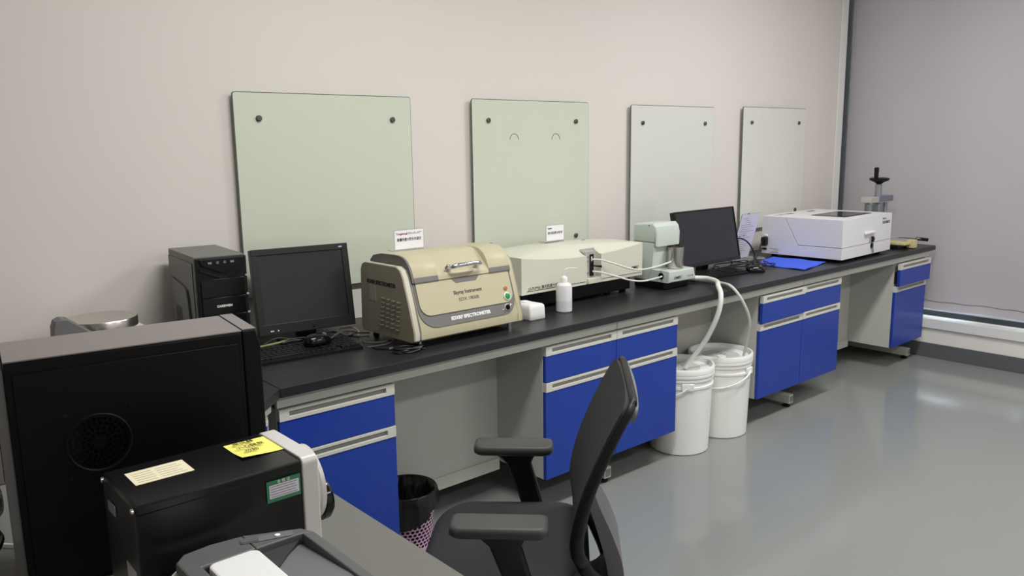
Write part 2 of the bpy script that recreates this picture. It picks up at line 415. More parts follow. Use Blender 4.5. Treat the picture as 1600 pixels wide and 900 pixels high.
board(3.545, 4.312, 0.955, 1.741, 'glass board with painted-in pale reflection nearest the window, above the white box', 'board_glass_reflect')

# ================================================================== NEAR COMPUTER (on the side desk)
pc = thing('computer_tower', 'large black computer tower with round fan grille on the side desk', 'computer', (-0.822, -1.567, H), -0.125)
MB().box(0.0, 0.372, 0.0, 0.165, 0.0, 0.397, bev=0.003).build('case', 'pc_black', pc)
MB().box(0.0, 0.372, 0.001, 0.164, 0.3972, 0.4, bev=0.001).build('top_cover', 'pc_top', pc)
MB().box(0.010, 0.362, -0.003, 0.0, 0.008, 0.378, bev=0.002).build('side_panel', 'pc_black', pc)
b = MB().prism([(0.372, 0.0), (0.398, 0.0), (0.404, 0.03), (0.404, 0.37), (0.396, 0.4), (0.372, 0.4)], -0.002, 0.167, 'y', bev=0.003).build('front_bezel', 'pc_black', pc)
MB().box(0.374, 0.398, 0.002, 0.163, 0.4, 0.4012).build('bezel_top', 'pc_top', b)
MB().box(-0.016, 0.0, 0.006, 0.161, 0.006, 0.388, bev=0.003).build('rear_plate', 'chair_grey', pc)
rv = MB()
for i in range(4):
    for j in range(9): rv.lathe([(0.0045, 0), (0.0045, 0.001)], 6, tr(-0.016, 0.03+0.013*i, 0.20+0.013*j+0.006*(i % 2)) @ rot('Y', -pi/2))
rv.build('rear_vent', 'black_plastic', pc)
gc = (0.124, 0.243)
gr = MB()
for ring in range(1, 6):
    nh = 6*ring
    for k in range(nh):
        a = 2*pi*k/nh+ring*0.3
        gr.lathe([(0.0034, 0), (0.0034, 0.0012)], 6, tr(gc[0]+0.0082*ring*cos(a), -0.003, gc[1]+0.0082*ring*sin(a)) @ rot('X', pi/2))
tag(gr.build('fan_holes', 'black_gloss', pc), kind='stuff')
MB().tube([(gc[0]+0.049*cos(a), -0.0035, gc[1]+0.049*sin(a)) for a in [2*pi*k/32 for k in range(32)]], 0.0022, 6, closed=True, smooth=1).build('fan_ring', 'pc_black', pc)
MB().lathe([(0.010, 0), (0.010, 0.002)], 16, tr(gc[0], -0.003, gc[1]) @ rot('X', pi/2)).build('fan_hub', 'pc_black', pc)
for sx in (-1, 1):
    for sz in (-1, 1):
        MB().lathe([(0.004, 0), (0.004, 0.0012)], 8, tr(gc[0]+sx*0.047, -0.003, gc[1]+sz*0.055) @ rot('X', pi/2)).build('screw_hole', 'black_gloss', pc)

# ================================================================== BLACK INSTRUMENT WITH WHITE ROUND END
bi = thing('testing_instrument', 'black box instrument with white round end and yellow note on top', 'instrument', (-0.74, -1.912, H))
MB().box(0.0, 0.245, 0.0, 0.157, 0.0, 0.250, bev=0.004).build('case', 'black_paint', bi)
MB().box(0.0015, 0.2449, -0.002, 0.1585, 0.236, 0.2515, bev=0.003).build('lid', 'black_paint', bi)
we = MB(); we.prism(rrect(-0.003, 0.160, 0.0, 0.2545, (0.002, 0.002, 0.012, 0.012)), 0.245, 0.272, 'x', bev=0.002)
we.build('white_end', 'end_white_shaded', bi)
cyx = tr(0.268, 0.083, 0.176) @ rot('Y', pi/2)
MB().lathe([(0.058, 0.0), (0.058, 0.020), (0.062, 0.022), (0.063, 0.028), (0.058, 0.030), (0.0, 0.030)], 40, cyx).build('flange', 'end_white_shaded', bi)
MB().lathe([(0.035, 0.030), (0.035, 0.040), (0.030, 0.046), (0.016, 0.049), (0, 0.050)], 32, tr(0.268, 0.060, 0.150) @ rot('Y', pi/2)).build('lens_cap', 'black_gloss', bi)
MB().lathe([(0.008, 0.0), (0.009, 0.003), (0.009, 0.02), (0.0, 0.021)], 12, tr(0.272, 0.02, 0.075) @ rot('Y', pi/2)).build('knob', 'dull_steel', bi)
for yy, zz in ((0.006, 0.243), (0.151, 0.243)):
    MB().lathe([(0.0045, 0), (0.0045, 0.003), (0, 0.004)], 12, tr(0, yy, zz) @ rot('Y', -pi/2)).build('screw', 'chrome', bi)
MB().box(-0.003, 0, 0.09, 0.125, 0.205, 0.222, bev=0.001).build('port', 'dull_steel', bi)
MB().box(-0.0012, 0, 0.015, 0.06, 0.06, 0.15).build('rating_plate', 'silver_paint', bi)
MB().box(-0.02, -0.001, 0.02, 0.04, 0.055, 0.075, bev=0.003).build('plug', 'white_plastic', bi)
# labels
nt = MB().grid(lambda u, v: Vector((0.177+0.076*u, 0.060+0.077*v, 0.2522+0.006*max(0, 0.45-v)*max(0, 0.7-u)*2)), 8, 8,
               lambda u, v: Vector((0.177+0.076*u, 0.060+0.077*v, 0.2525+0.006*max(0, 0.45-v)*max(0, 0.7-u)*2))).build('yellow_note', 'yellow_note', bi)
for k, (bx_, by_, s_) in enumerate(((0.186, 0.122, '本仪器'), (0.184, 0.102, '小心轻放'), (0.190, 0.082, '勿动'))):
    text('handwriting', s_, 0.0115, 'ink_pen', nt, frame_m((bx_, by_-0.004, 0.2562), (1, 0, 0), (0, 1, 0)))
lb = MB().box(0.024, 0.108, 0.072, 0.128, 0.2516, 0.2520).build('paper_label', 'cream_label', bi)
ln = MB()
for k in range(5): ln.box(0.030, 0.058, 0.080+0.009*k, 0.081+0.009*k, 0.2521, 0.2522); ln.box(0.064, 0.100-0.004*(k % 3), 0.080+0.009*k, 0.081+0.009*k, 0.2521, 0.2522)
ln.build('print_lines', 'ink_grey', lb)
gl = MB().box(0.186, 0.241, -0.0022, -0.0017, 0.198, 0.232).build('green_label', 'green_label', bi)
wl = MB().box(0.190, 0.238, -0.0026, -0.0022, 0.204, 0.225).build('white_field', 'paper_lilac', gl)
ln = MB()
for k in range(5): ln.box(0.192, 0.235-0.003*(k % 2), -0.0029, -0.0026, 0.206+0.0040*k, 0.2070+0.0040*k)
ln.build('print_lines', 'ink_grey', gl)
text('title', '合 格 证', 0.006, 'print_white', gl, frame_m((0.2135, -0.0024, 0.2265), (1, 0, 0), (0, 0, 1)), align='CENTER')

# ================================================================== PRINTER
prn = thing('laser_printer', 'grey and white laser printer at the front edge of the side desk', 'printer', (-0.715, -1.940, H))
out = [(0.018, -0.36), (0.177, -0.36), (0.195, -0.342), (0.195, -0.066), (0.186, -0.044), (0.105, -0.004), (0.06, 0.0), (0.018, -0.003), (0.0, -0.02), (0.0, -0.342)]
MB().prism(out, 0.0, 0.163, 'z', bev=0.004).build('body', 'white_plastic', prn)
inn = [(0.006+p[0]*0.94, -0.004+p[1]*0.978) for p in out]
# top shell built as a rim around the paper tray
ts = MB()
ts.prism([(0.006, -0.353), (0.006, -0.026), (0.022, -0.008), (0.06, -0.004), (0.104, -0.010), (0.104, -0.060), (0.030, -0.060), (0.030, -0.353)], 0.163, 0.180, 'z', bev=0.003)
ts.prism([(0.104, -0.010), (0.178, -0.046), (0.188, -0.068), (0.168, -0.062), (0.104, -0.060)], 0.163, 0.180, 'z', bev=0.002)
ts.prism([(0.188, -0.066), (0.188, -0.353), (0.172, -0.353), (0.172, -0.062)], 0.163, 0.180, 'z', bev=0.002)
ts.build('top_shell', 'printer_grey', prn)
MB().prism([(-0.06, 0.1635), (-0.353, 0.1635), (-0.353, 0.172), (-0.20, 0.176), (-0.06, 0.1645)], 0.104, 0.1715, 'x').build('output_tray', 'printer_mid', prn)
MB().prism([(0.106, -0.062), (0.168, -0.062), (0.140, -0.085), (0.106, -0.12)], 0.1685, 0.1715, 'z').build('tray_shadow', 'printer_dark', prn)  # dark plate painting the shade inside the recessed paper tray
MB().prism(rrect(0.034, 0.104, -0.353, -0.062, 0.012), 0.163, 0.182, 'z', bev=0.003).build('feed_cover', 'white_plastic', prn)
cp = MB().prism(rrect(-0.036, 0.036, -0.008, 0.008, 0.004), 0.0, 0.0012, 'z', mtx=tr(0.128, -0.041, 0.180) @ rot('Z', -0.33)).build('control_panel', 'printer_mid', prn)
MB().lathe([(0.004, 0), (0.004, 0.001), (0, 0.0012)], 14, tr(0.142, -0.046, 0.1812)).build('power_button', 'print_white', cp)
MB().prism(rrect(-0.012, 0.012, -0.006, 0.006, 0.003), 0.0, 0.0008, 'z', mtx=tr(0.106, -0.034, 0.1812) @ rot('Z', -0.33)).build('button', 'printer_grey', cp)

# ================================================================== METAL DISC DEVICE behind the near computer
ds = thing('balance', 'brushed steel round pan on a small balance behind the near tower', 'balance', (-0.354, -0.235, H))
MB().prism(rrect(-0.10, 0.13, -0.12, 0.12, 0.02), 0.0, 0.155, 'z', bev=0.006).build('body', 'white_plastic', ds)
MB().lathe([(0.03, 0.155), (0.03, 0.166), (0.104, 0.168), (0.107, 0.170), (0.107, 0.196), (0.105, 0.199), (0.0, 0.200)], 56).build('pan', 'brushed_steel', ds)
MB().prism([(-0.180, 0.0), (-0.172, 0.216), (-0.165, 0.236), (-0.150, 0.243), (-0.130, 0.240), (-0.02, 0.150), (-0.02, 0.0)], -0.175, -0.125, 'y', bev=0.005).build('side_hood', 'chair_grey', ds)

# ================================================================== FAR-LEFT COMPUTER TOWER
p2 = thing('computer_tower', 'dark grey computer tower with lettered drive bay front, left of the near monitor', 'computer', (-0.100, -0.392, H), -0.085)
W2, D2, H2 = 0.165, 0.335, 0.38
MB().box(0.0, W2, 0.012, D2, 0.012, H2, bev=0.003).build('case', 'pc_grey', p2)
MB().box(-0.003, 0.0, 0.03, D2-0.004, 0.02, H2-0.022, bev=0.0012).build('side_panel', 'pc_grey', p2)
MB().prism([(0.09, 0.02), (0.085, 0.16), (0.092, 0.23), (0.105, 0.262), (0.13, 0.27), (0.29, 0.285), (0.29, 0.02)], -0.009, -0.003, 'x', bev=0.004).build('side_bulge', 'pc_grey', p2)
MB().prism([(0.075, 0.02), (0.068, 0.16), (0.078, 0.23), (0.094, 0.262), (0.099, 0.255), (0.091, 0.225), (0.083, 0.16), (0.089, 0.02)], -0.0045, -0.003, 'x').build('side_groove', 'black_plastic', p2)
vt = MB()
for i in range(9):
    for j in range(10): vt.lathe([(0.0032, 0), (0.0032, 0.0006)], 6, tr(-0.009, 0.175+0.0085*i, 0.11+0.0085*j+0.004*(i % 2)) @ rot('Y', -pi/2))
tag(vt.build('side_vent', 'black_plastic', p2), kind='stuff')
fb = MB().box(-0.001, W2+0.001, -0.006, 0.012, 0.01, H2-0.004, bev=0.004).build('front_bezel', 'black_plastic', p2)
for k, (z0, z1) in enumerate(((0.245, 0.305), (0.185, 0.243), (0.128, 0.183))):
    MB().box(0.012, W2-0.010, -0.010, -0.006, z0, z1, bev=0.0015).build('drive_cover', 'black_gloss', fb)
MB().prism([(0.012, 0.372), (0.155, 0.372), (0.148, 0.352), (0.092, 0.326), (0.078, 0.326), (0.018, 0.352)], -0.011, -0.006, 'y', bev=0.001).build('port_panel', 'black_plastic', fb)
MB().prism([(0.010, 0.342), (0.078, 0.314), (0.092, 0.314), (0.155, 0.342), (0.155, 0.334), (0.092, 0.305), (0.078, 0.305), (0.010, 0.334)], -0.010, -0.006, 'y', bev=0.001).build('chevron', 'black_gloss', fb)
for xx, ww in ((0.045, 0.012), (0.117, 0.012)):
    MB().box(xx-ww/2, xx+ww/2, -0.0118, -0.011, 0.356, 0.363).build('usb_port', 'ink_grey', fb)
for xx in (0.070, 0.093):
    MB().lathe([(0.0045, 0), (0.0045, 0.0008), (0.002, 0.0008), (0.002, 0.0002)], 14, tr(xx, -0.011, 0.3595) @ rot('X', pi/2), caps=False).build('audio_jack', 'ink_grey', fb)
MB().prism([(0.012, 0.122), (0.155, 0.134), (0.155, 0.128), (0.10, 0.075), (0.085, 0.02), (0.012, 0.02)], -0.009, -0.006, 'y', bev=0.001).build('lower_shield', 'pc_grey', fb)
MB().prism([(0.155, 0.105), (0.155, 0.06), (0.108, 0.02), (0.095, 0.04)], -0.009, -0.006, 'y', bev=0.001).build('lower_wedge', 'black_gloss', fb)
text('lettering', 'CAREWEN', 0.0105, 'print_white', fb, frame_m((0.083, -0.0102, 0.210), (1, 0, 0), (0, 0, 1)), width=0.050, bold=0.0004, align='CENTER')
for zz in (0.18, 0.243, 0.306): MB().box(W2-0.006, W2+0.002, -0.008, -0.004, zz, zz+0.006).build('clip', 'silver_paint', fb)

# ================================================================== MONITORS
def monitor(loc, rz, w_, h_, zb, tilt, label, screen, bez, chin, neck, base, logo=None, buttons=False, nb=0.0, b0=-0.09, b1=0.10):
    """screen panel hangs from a tilted frame; zb = height of its lower edge above the worktop"""
    t = thing('monitor', label, 'monitor', loc, rz)
    T = tr(0, 0, zb) @ rot('X', -tilt)
    MB().box(-w_/2, w_/2, 0.0, 0.03, 0.0, h_, bev=0.003, mtx=T).build('shell', 'black_satin', t)
    f = MB(); f.box(-w_/2, w_/2, -0.008, 0.0, 0.0, chin, bev=0.002, mtx=T); f.box(-w_/2, w_/2, -0.008, 0.0, h_-bez, h_, bev=0.002, mtx=T)
    f.box(-w_/2, -w_/2+bez, -0.008, 0.0, chin, h_-bez, bev=0.001, mtx=T); f.box(w_/2-bez, w_/2, -0.008, 0.0, chin, h_-bez, bev=0.001, mtx=T)
    bz = f.build('bezel', 'black_satin', t)
    MB().box(-w_/2+bez, w_/2-bez, -0.003, 0.0, chin, h_-bez, mtx=T).build('screen', screen, t)
    MB().prism([(0.02+nb, 0.012), (0.06+nb, 0.012), (0.065+nb, zb+0.12), (0.035+nb, zb+0.12), (0.012+nb, zb-0.004)], -neck, neck, 'x', bev=0.004).build('neck', 'black_plastic', t)
    MB().prism(rrect(-base, base, b0, b1, 0.05, 8), 0.0, 0.013, 'z', bev=0.003).build('stand_base', 'black_plastic', t)
    if logo: text('logo', logo, 0.008, 'print_white', bz, T @ frame_m((w_/2-0.03, -0.0083, h_-bez*0.62), (1, 0, 0), (0, 0, 1)), align='CENTER', bold=0.0003)
    if buttons:
        MB().lathe([(0.006, 0), (0.006, 0.002), (0, 0.003)], 14, T @ tr(0.02, -0.008, chin*0.42) @ rot('X', pi/2)).build('power_button', 'black_gloss', bz)
        for xx in (-0.145, -0.138, -0.118): MB().box(xx-0.002, xx+0.003, -0.0088, -0.008, chin*0.30, chin*0.42, mtx=T).build('icon', 'print_white', bz)
    return t
monitor((0.367, -0.230, H), -0.139, 0.377, 0.322, 0.038, 0.17, 'black square-shaped monitor beside the dark grey tower', 'screen_off', 0.024, 0.040, 0.035, 0.11, 'acer', True)
monitor((2.74, -0.386, H), 0.009, 0.55, 0.308, 0.056, 0.20, 'wide black monitor right of the mint stirrer', 'screen_off_blue', 0.007, 0.020, 0.03, 0.12, nb=0.028, b0=0.035, b1=0.21)

# ================================================================== KEYBOARDS AND MICE
def keyboard(loc, rz, label, w_=0.44, d_=0.145):
    t = thing('keyboard', label, 'keyboard', loc, rz, 'black keyboards')
    MB().prism([(0, 0.0), (0, 0.010), (0.02, 0.014), (d_, 0.024), (d_, 0.006), (d_-0.01, 0.0)], 0, w_, 'x', bev=0.002).build('case', 'black_plastic', t)
    k = MB()
    for r in range(6):
        y0 = 0.014+r*0.0205+(0.004 if r == 5 else 0)
        x = 0.008+0.004*((r*3) % 2)
        while x < w_-0.020:
            ww = 0.0165
            if r == 0 and 0.10 < x < 0.12: ww = 0.105
            if not (0.283 < x+ww/2 < 0.291 or 0.351 < x+ww/2 < 0.358):
                zb = 0.0135+(y0/d_)*0.011
                k.prism([(x, y0), (x+ww, y0), (x+ww, y0+0.0165), (x, y0+0.0165)], zb-0.003, zb+0.005, 'z')
            x += ww+0.0025
    tag(k.build('keys', 'black_satin', t), kind='stuff')
    return t
keyboard((0.006, -0.462, H), -0.085, 'black keyboard before the square monitor with a mouse on it')
keyboard((2.452, -0.482, H), -0.10, 'black keyboard before the wide monitor')
def mouse(loc, rz, label):
    t = thing('mouse', label, 'mouse', loc, rz, 'black mice')
    rings = []
    for k in range(13):
        u = k/12; x = -0.055+0.11*u
        wd = 0.031*sqrt(max(0.02, 1-(2*u-1)**4))*(0.92+0.08*sin(pi*u)); hh = 0.005+0.031*sqrt(max(0.0, sin(pi*min(1, 0.08+0.88*u)**0.85)))
        rings.append([Vector((x, wd*cos(a), max(0.0, 0.003+hh*max(0, sin(a))**0.8))) if a <= pi else Vector((x, wd*cos(a), 0.001)) for a in [2*pi*q/20 for q in range(20)]])
    MB().loft(rings).build('shell', 'black_gloss', t, 60)
    MB().lathe([(0.009, -0.004), (0.009, 0.004)], 16, tr(0.028, 0, 0.027) @ rot('X', pi/2)).build('scroll_wheel', 'pad_grey', t)
    return t
mouse((0.312, -0.405, H+0.0265), 0.1, 'glossy black mouse lying on the near keyboard')
mouse((2.965, -0.520, H), -0.62, 'black mouse beside the blue cloth')

# ================================================================== BEIGE SPECTROMETER
ex0, ey0 = 0.560, -0.657
sp = thing('spectrometer', 'beige benchtop spectrometer with chrome lid handle and louvred side', 'spectrometer', (ex0, ey0, H))
WE = 0.525
prof = [(0.0, 0.034), (-0.001, 0.060), (0.030, 0.165), (0.062, 0.258), (0.078, 0.284), (0.104, 0.295), (0.318, 0.293), (0.340, 0.284), (0.352, 0.262), (0.360, 0.040), (0.350, 0.022), (0.012, 0.026)]
def shrink(P, k, c=(0.18, 0.15)): return [(c[0]+(p[0]-c[0])*k, c[1]+(p[1]-c[1])*k) for p in P]
MB().prism(prof, 0.0, 0.006, 'x', bev=0.002).build('side_panel', 'taupe_paint', sp)
MB().prism(prof, WE-0.006, WE, 'x', bev=0.002).build('side_panel', 'taupe_paint', sp)
MB().prism(prof, 0.0062, 0.026, 'x', bev=0.001).build('side_band', 'beige_light', sp)
MB().prism(shrink(prof, 0.985), 0.0262, 0.034, 'x').build('side_groove', 'band_grey', sp)
MB().prism(prof, WE-0.026, WE-0.0062, 'x', bev=0.001).build('side_band', 'beige_paint', sp)
core = [(0.002, 0.034), (0.0015, 0.066), (0.056, 0.232), (0.30, 0.262), (0.345, 0.25), (0.352, 0.04), (0.345, 0.024), (0.012, 0.027)]
MB().prism(core, 0.0342, WE-0.0262, 'x').build('body', 'beige_paint', sp)
lidp = [(0.047, 0.236), (0.053, 0.262), (0.070, 0.297), (0.100, 0.322), (0.145, 0.331), (0.26, 0.328), (0.312, 0.318), (0.334, 0.300), (0.342, 0.262), (0.30, 0.264)]
def smooth_front(P):
    q = catmull([Vector((p[0], p[1], 0)) for p in P[:6]], 4)
    return [(v.x, v.y) for v in q]+P[6:]
lidp = smooth_front(lidp)
MB().prism(shrink(lidp, 0.985, (0.18, 0.27)), 0.0342, 0.0405, 'x').build('lid_end_trim', 'band_grey', sp)
MB().prism(lidp, 0.041, 0.150, 'x', bev=0.002).build('lid', 'beige_paint', sp, 32)
lidr = [(0.047, 0.236), (0.053, 0.262), (0.070, 0.297), (0.100, 0.322), (0.145, 0.331), (0.26, 0.328), (0.312, 0.318), (0.334, 0.300), (0.342, 0.262), (0.30, 0.264)]
MB().prism(smooth_front(lidr), 0.392, WE-0.022, 'x', bev=0.002).build('lid', 'beige_paint', sp, 32)
lidc = [(0.046, 0.236), (0.056, 0.256), (0.084, 0.282), (0.108, 0.304), (0.150, 0.3285), (0.26, 0.3275), (0.312, 0.318), (0.334, 0.300), (0.342, 0.262), (0.30, 0.264)]
MB().prism(smooth_front(lidc), 0.1495, 0.3925, 'x', bev=0.002).build('lid_centre', 'beige_paint', sp, 32)
MB().prism([(0.0455, 0.2335), (0.0452, 0.238), (0.0505, 0.254), (0.064, 0.252), (0.06, 0.2335)], 0.042, 0.1490, 'x').build('lid_trim', 'band_grey', sp)
MB().prism([(0.0455, 0.2335), (0.0452, 0.238), (0.0505, 0.254), (0.064, 0.252), (0.06, 0.2335)], 0.393, WE-0.0265, 'x').build('lid_trim', 'band_grey', sp)
# front plane frame: origin where the slope begins, y axis up the slope
SL = frame_m((0.0, 0.0002, 0.066), (1, 0, 0), (0, 0.0545, 0.166))
def plate(name, poly, m, lift, th, parent=sp, bev=0.0006):
    return MB().prism(poly, lift, lift+th, 'z', bev=bev, mtx=SL).build(name, m, parent)
plate('front_frame', rrect(0.037, 0.497, 0.004, 0.176, (0.075, 0.065, 0.002, 0.002), 10), 'band_grey', 0.0006, 0.0015)
fp = plate('front_panel', rrect(0.046, 0.489, 0.050, 0.1735, (0.045, 0.040, 0.002, 0.002), 10), 'beige_paint', 0.0021, 0.004)
plate('latch_pocket', [(0.207, 0.1745), (0.342, 0.1745), (0.322, 0.156), (0.226, 0.156)], 'band_grey', 0.0062, 0.001)
text('lettering', 'Skyray Instrument', 0.02, 'ink', fp, SL @ tr(0.205, 0.113, 0.0063), width=0.136, bold=0.0004)
text('lettering', 'EDX 1800B', 0.018, 'ink', fp, SL @ tr(0.225, 0.086, 0.0063), width=0.095)
text('lettering', 'EDXRF SPECTROMETER', 0.0175, 'print_white', sp, SL @ tr(0.174, 0.021, 0.0023), width=0.190, bold=0.0009)
text('lettering', 'EDXRF SPECTROMETER', 0.020, 'ink', sp, frame_m((-0.0004, 0.306, 0.216), (0, -1, 0), (0, 0, 1)), width=0.200, bold=0.0009)
rg = MB().lathe([(0.0085, 0), (0.0085, 0.004), (0.006, 0.0045)], 18, SL @ tr(0.456, 0.106, 0.006), caps=False).build('indicator_ring', 'beige_paint', sp)
MB().lathe([(0.0075, 0), (0.0075, 0.0055), (0, 0.007)], 18, SL @ tr(0.456, 0.106, 0.006)).build('indicator_lamp', 'button_red', sp)
MB().lathe([(0.016, 0), (0.016, 0.004), (0.0125, 0.0055), (0.0125, 0.003)], 24, SL @ tr(0.456, 0.074, 0.006), caps=False).build('button_ring', 'white_plastic', sp)
MB().lathe([(0.0122, 0), (0.0122, 0.0065), (0.009, 0.0085), (0, 0.009)], 24, SL @ tr(0.456, 0.074, 0.006)).build('start_button', 'button_green', sp)
MB().lathe([(0.015, 0), (0.015, 0.002), (0.011, 0.0025)], 24, SL @ tr(0.450, 0.031, 0.002), caps=False).build('switch_ring', 'silver_paint', sp)
ks = MB().lathe([(0.0105, 0), (0.0105, 0.010), (0.008, 0.013), (0, 0.013)], 20, SL @ tr(0.450, 0.031, 0.002)).build('key_switch', 'black_gloss', sp)
MB().box(-0.0025, 0.0025, -0.009, 0.009, 0.013, 0.022, bev=0.001, mtx=SL @ tr(0.450, 0.031, 0.002)).build('switch_grip', 'chrome', ks)
MB().box(0.424, 0.432, 0.024, 0.0265, 0.0021, 0.0025, mtx=SL).build('mark', 'print_white', sp)
MB().box(0.468, 0.476, 0.038, 0.0405, 0.0021, 0.0025, mtx=SL).build('mark', 'print_white', sp)
# chrome handle
hd = MB(); hd.tube([(0.202, 0.050, 0.277), (0.204, 0.032, 0.281), (0.222, 0.024, 0.286), (0.27, 0.022, 0.287), (0.318, 0.024, 0.286), (0.336, 0.032, 0.281), (0.338, 0.050, 0.277)], 0.0085, 12)
hd.build('handle', 'chrome', sp)
for xx in (0.202, 0.338): MB().lathe([(0.015, 0), (0.015, 0.004), (0.009, 0.008)], 18, tr(xx, 0.059, 0.276) @ rot('X', pi/2+0.45)).build('handle_foot', 'chrome', sp)
# louvres in the side panel: 7 rows of 4
lv = MB()
lvp = [(-0.013, 0.0), (0.013, 0.0), (0.011, 0.006), (0.006, 0.009), (-0.006, 0.009), (-0.011, 0.006)]
for r in range(7):
    for c in range(4):
        cy, czz = 0.191-c*0.0345+r*0.0025, 0.171-r*0.0173-c*0.0015
        o = MB().prism([(cy+p[0]*0.9, czz-p[1]*0.85) for p in lvp], -0.0055, 0.0, 'x', bev=0.0015).build('louvre', 'taupe_paint', sp)
MB().box(-0.0012, 0, 0.245, 0.292, 0.150, 0.208).build('rating_sticker', 'silver_paint', sp)
for fx in (0.045, WE-0.045):
    for fy in (0.035, 0.33):
        MB().lathe([(0.013, 0.0), (0.013, 0.006), (0.010, 0.007), (0.010, 0.030)], 18, tr(fx, fy, 0)).build('foot', 'chrome' if fy < 0.1 else 'black_plastic', sp)

# sign holders (acrylic L with a printed card)
def sign(loc, rz, wd, hh, label, title, lines, logo):
    t = thing('sign_holder', label, 'sign', loc, rz)
    MB().box(-wd/2, wd/2, 0.0, 0.0025, 0.0, hh, bev=0.0006).build('acrylic_sheet', 'clear_acrylic', t)
    MB().box(-wd/2, wd/2, 0.0025, 0.05, 0.0, 0.0025, bev=0.0006).build('acrylic_foot', 'clear_acrylic', t)
    c = MB().box(-wd/2+0.004, wd/2-0.004, -0.0008, -0.0002, 0.008, hh-0.004).build('card', 'paper', t)
    F = lambda x, z: frame_m((x, -0.0010, z), (1, 0, 0), (0, 0, 1))
    text('lettering', title, hh*0.16, 'ink', c, F(0, hh*0.47), width=wd*0.8, align='CENTER', bold=0.0002)
    text('logo', logo[0], hh*0.12, 'ink_red' if logo[1] else 'ink', c, F(-wd/2+0.010, hh*0.76), width=wd*logo[2], bold=0.0003)
    if lines:
        l = MB()
        for x0, x1, z in lines: l.box(x0*wd, x1*wd, -0.0011, -0.0008, z*hh, z*hh+0.0022)
        l.build('print_lines', 'ink_grey', c)
    return t
sign((0.726, -0.400, H+0.3265), 0.0, 0.140, 0.084, 'clear acrylic card holder on top of the beige spectrometer', '能量色散X荧光光谱仪', [(-0.08, 0.10, 0.82), (0.14, 0.22, 0.82), (0.26, 0.42, 0.82), (-0.08, 0.36, 0.765)], ('Tongsheng', True, 0.36))

# tissue pack
ti = thing('tissue_pack', 'soft white tissue pack right of the beige spectrometer', 'tissue pack', (1.190, -0.582, H), -0.03)
rings = []
for k in range(7):
    z = [0.0, 0.004, 0.025, 0.045, 0.058, 0.064, 0.066][k]; s_ = [0.94, 1.0, 1.02, 1.0, 0.94, 0.82, 0.6][k]
    pts = rrect(0.0, 0.088, 0.0, 0.135, 0.008, 3)
    rings.append([Vector((0.044+(p[0]-0.044)*s_*(1+0.03*sin(k*2+p[1]*60)), 0.0675+(p[1]-0.0675)*(0.5+0.5*s_)*(1+0.02*sin(k+p[0]*90)), z+0.004*sin(p[0]*70+p[1]*45)*(k > 2))) for p in pts])
MB().loft(rings).build('wrapper', 'white_plastic', ti, 60)
MB().prism([(0.028, 0.03), (0.060, 0.02), (0.064, 0.10), (0.03, 0.11)], 0.066, 0.068, 'z', bev=0.0006).build('opening_flap', 'paper', ti)

# wash bottle
wb = thing('wash_bottle', 'translucent white wash bottle with bent spout, before the long analyser', 'bottle', (1.436, -0.535, H))
MB().lathe([(0.0, 0.0), (0.032, 0.0), (0.0355, 0.004), (0.0355, 0.050)], 32).build('filled_body', 'bottle_liquid', wb)
MB().lathe([(0.0355, 0.0502), (0.0355, 0.108), (0.033, 0.119), (0.024, 0.127), (0.015, 0.130), (0.0, 0.130)], 32).build('upper_body', 'bottle_white', wb)
MB().lathe([(0.0155, 0.1302), (0.0155, 0.150), (0.012, 0.155), (0.005, 0.158), (0, 0.158)], 24).build('cap', 'white_plastic', wb)
sv = MB(); sv.tube([(0, 0, 0.156), (0, 0, 0.172), (0.004, -0.003, 0.184), (0.014, -0.009, 0.190), (0.035, -0.022, 0.1905), (0.055, -0.034, 0.189)], lambda u: 0.0042-0.0022*u, 8)
sv.build('spout', 'white_plastic', wb)

# ================================================================== LONG PARTICLE ANALYSER
LX0, LX1, LYF, LYB = 1.245, 2.040, -0.470, -0.150
an = thing('particle_analyser', 'long cream laser particle analyser on a black plinth with a scooped top', 'analyser', (LX0, LYF, H))
LW, LD = LX1-LX0, LYB-LYF
ZB = 0.086                                    # underside of the housing
def bump(x): 
    t = max(0.0, min(1.0, x/LW)); return sin(pi*t)**0.8
def zfront(x): return 0.247-0.030*bump(x)
def ztop(x, y):
    """housing height above the worktop: a crescent scoop falls from the ridge to the front edge"""
    yc = 0.012+0.085*bump(x)+0.04*max(0, 1-abs(x/LW-0.3)/0.4)
    base = 0.247+0.016*sin(pi*x/LW)-0.010*max(0, (y-0.2)/0.12)
    if y >= yc: return base
    k = 1-y/yc
    return base-(base-zfront(x))*(k*k*(3-2*k))
bx0, bx1, byd = 0.404, 0.500, 0.048           # sample bay cut into the front
xs = sorted(set([LW*i/44 for i in range(45)]+[bx0, bx1])); ys = sorted(set([LD*(j/22)**1.3 for j in range(23)]+[byd]))
t = bmesh.new(); V = {}
def vv(p):
    k = tuple(round(c, 6) for c in p)
    if k not in V: V[k] = t.verts.new(p)
    return V[k]
def inb(xa, xb, ya, yb): return xa >= bx0-1e-6 and xb <= bx1+1e-6 and yb <= byd+1e-6
for xa, xb in zip(xs, xs[1:]):
    for ya, yb in zip(ys, ys[1:]):
        if not inb(xa, xb, ya, yb):
            t.faces.new([vv(p) for p in ((xa, ya, ztop(xa, ya)), (xb, ya, ztop(xb, ya)), (xb, yb, ztop(xb, yb)), (xa, yb, ztop(xa, yb)))])
    if not inb(xa, xb, 0, 0):
        t.faces.new([vv(p) for p in ((xa, 0, ZB), (xb, 0, ZB), (xb, 0, ztop(xb, 0)), (xa, 0, ztop(xa, 0)))])
    t.faces.new([vv(p) for p in ((xa, LD, ZB), (xa, LD, ztop(xa, LD)), (xb, LD, ztop(xb, LD)), (xb, LD, ZB))])
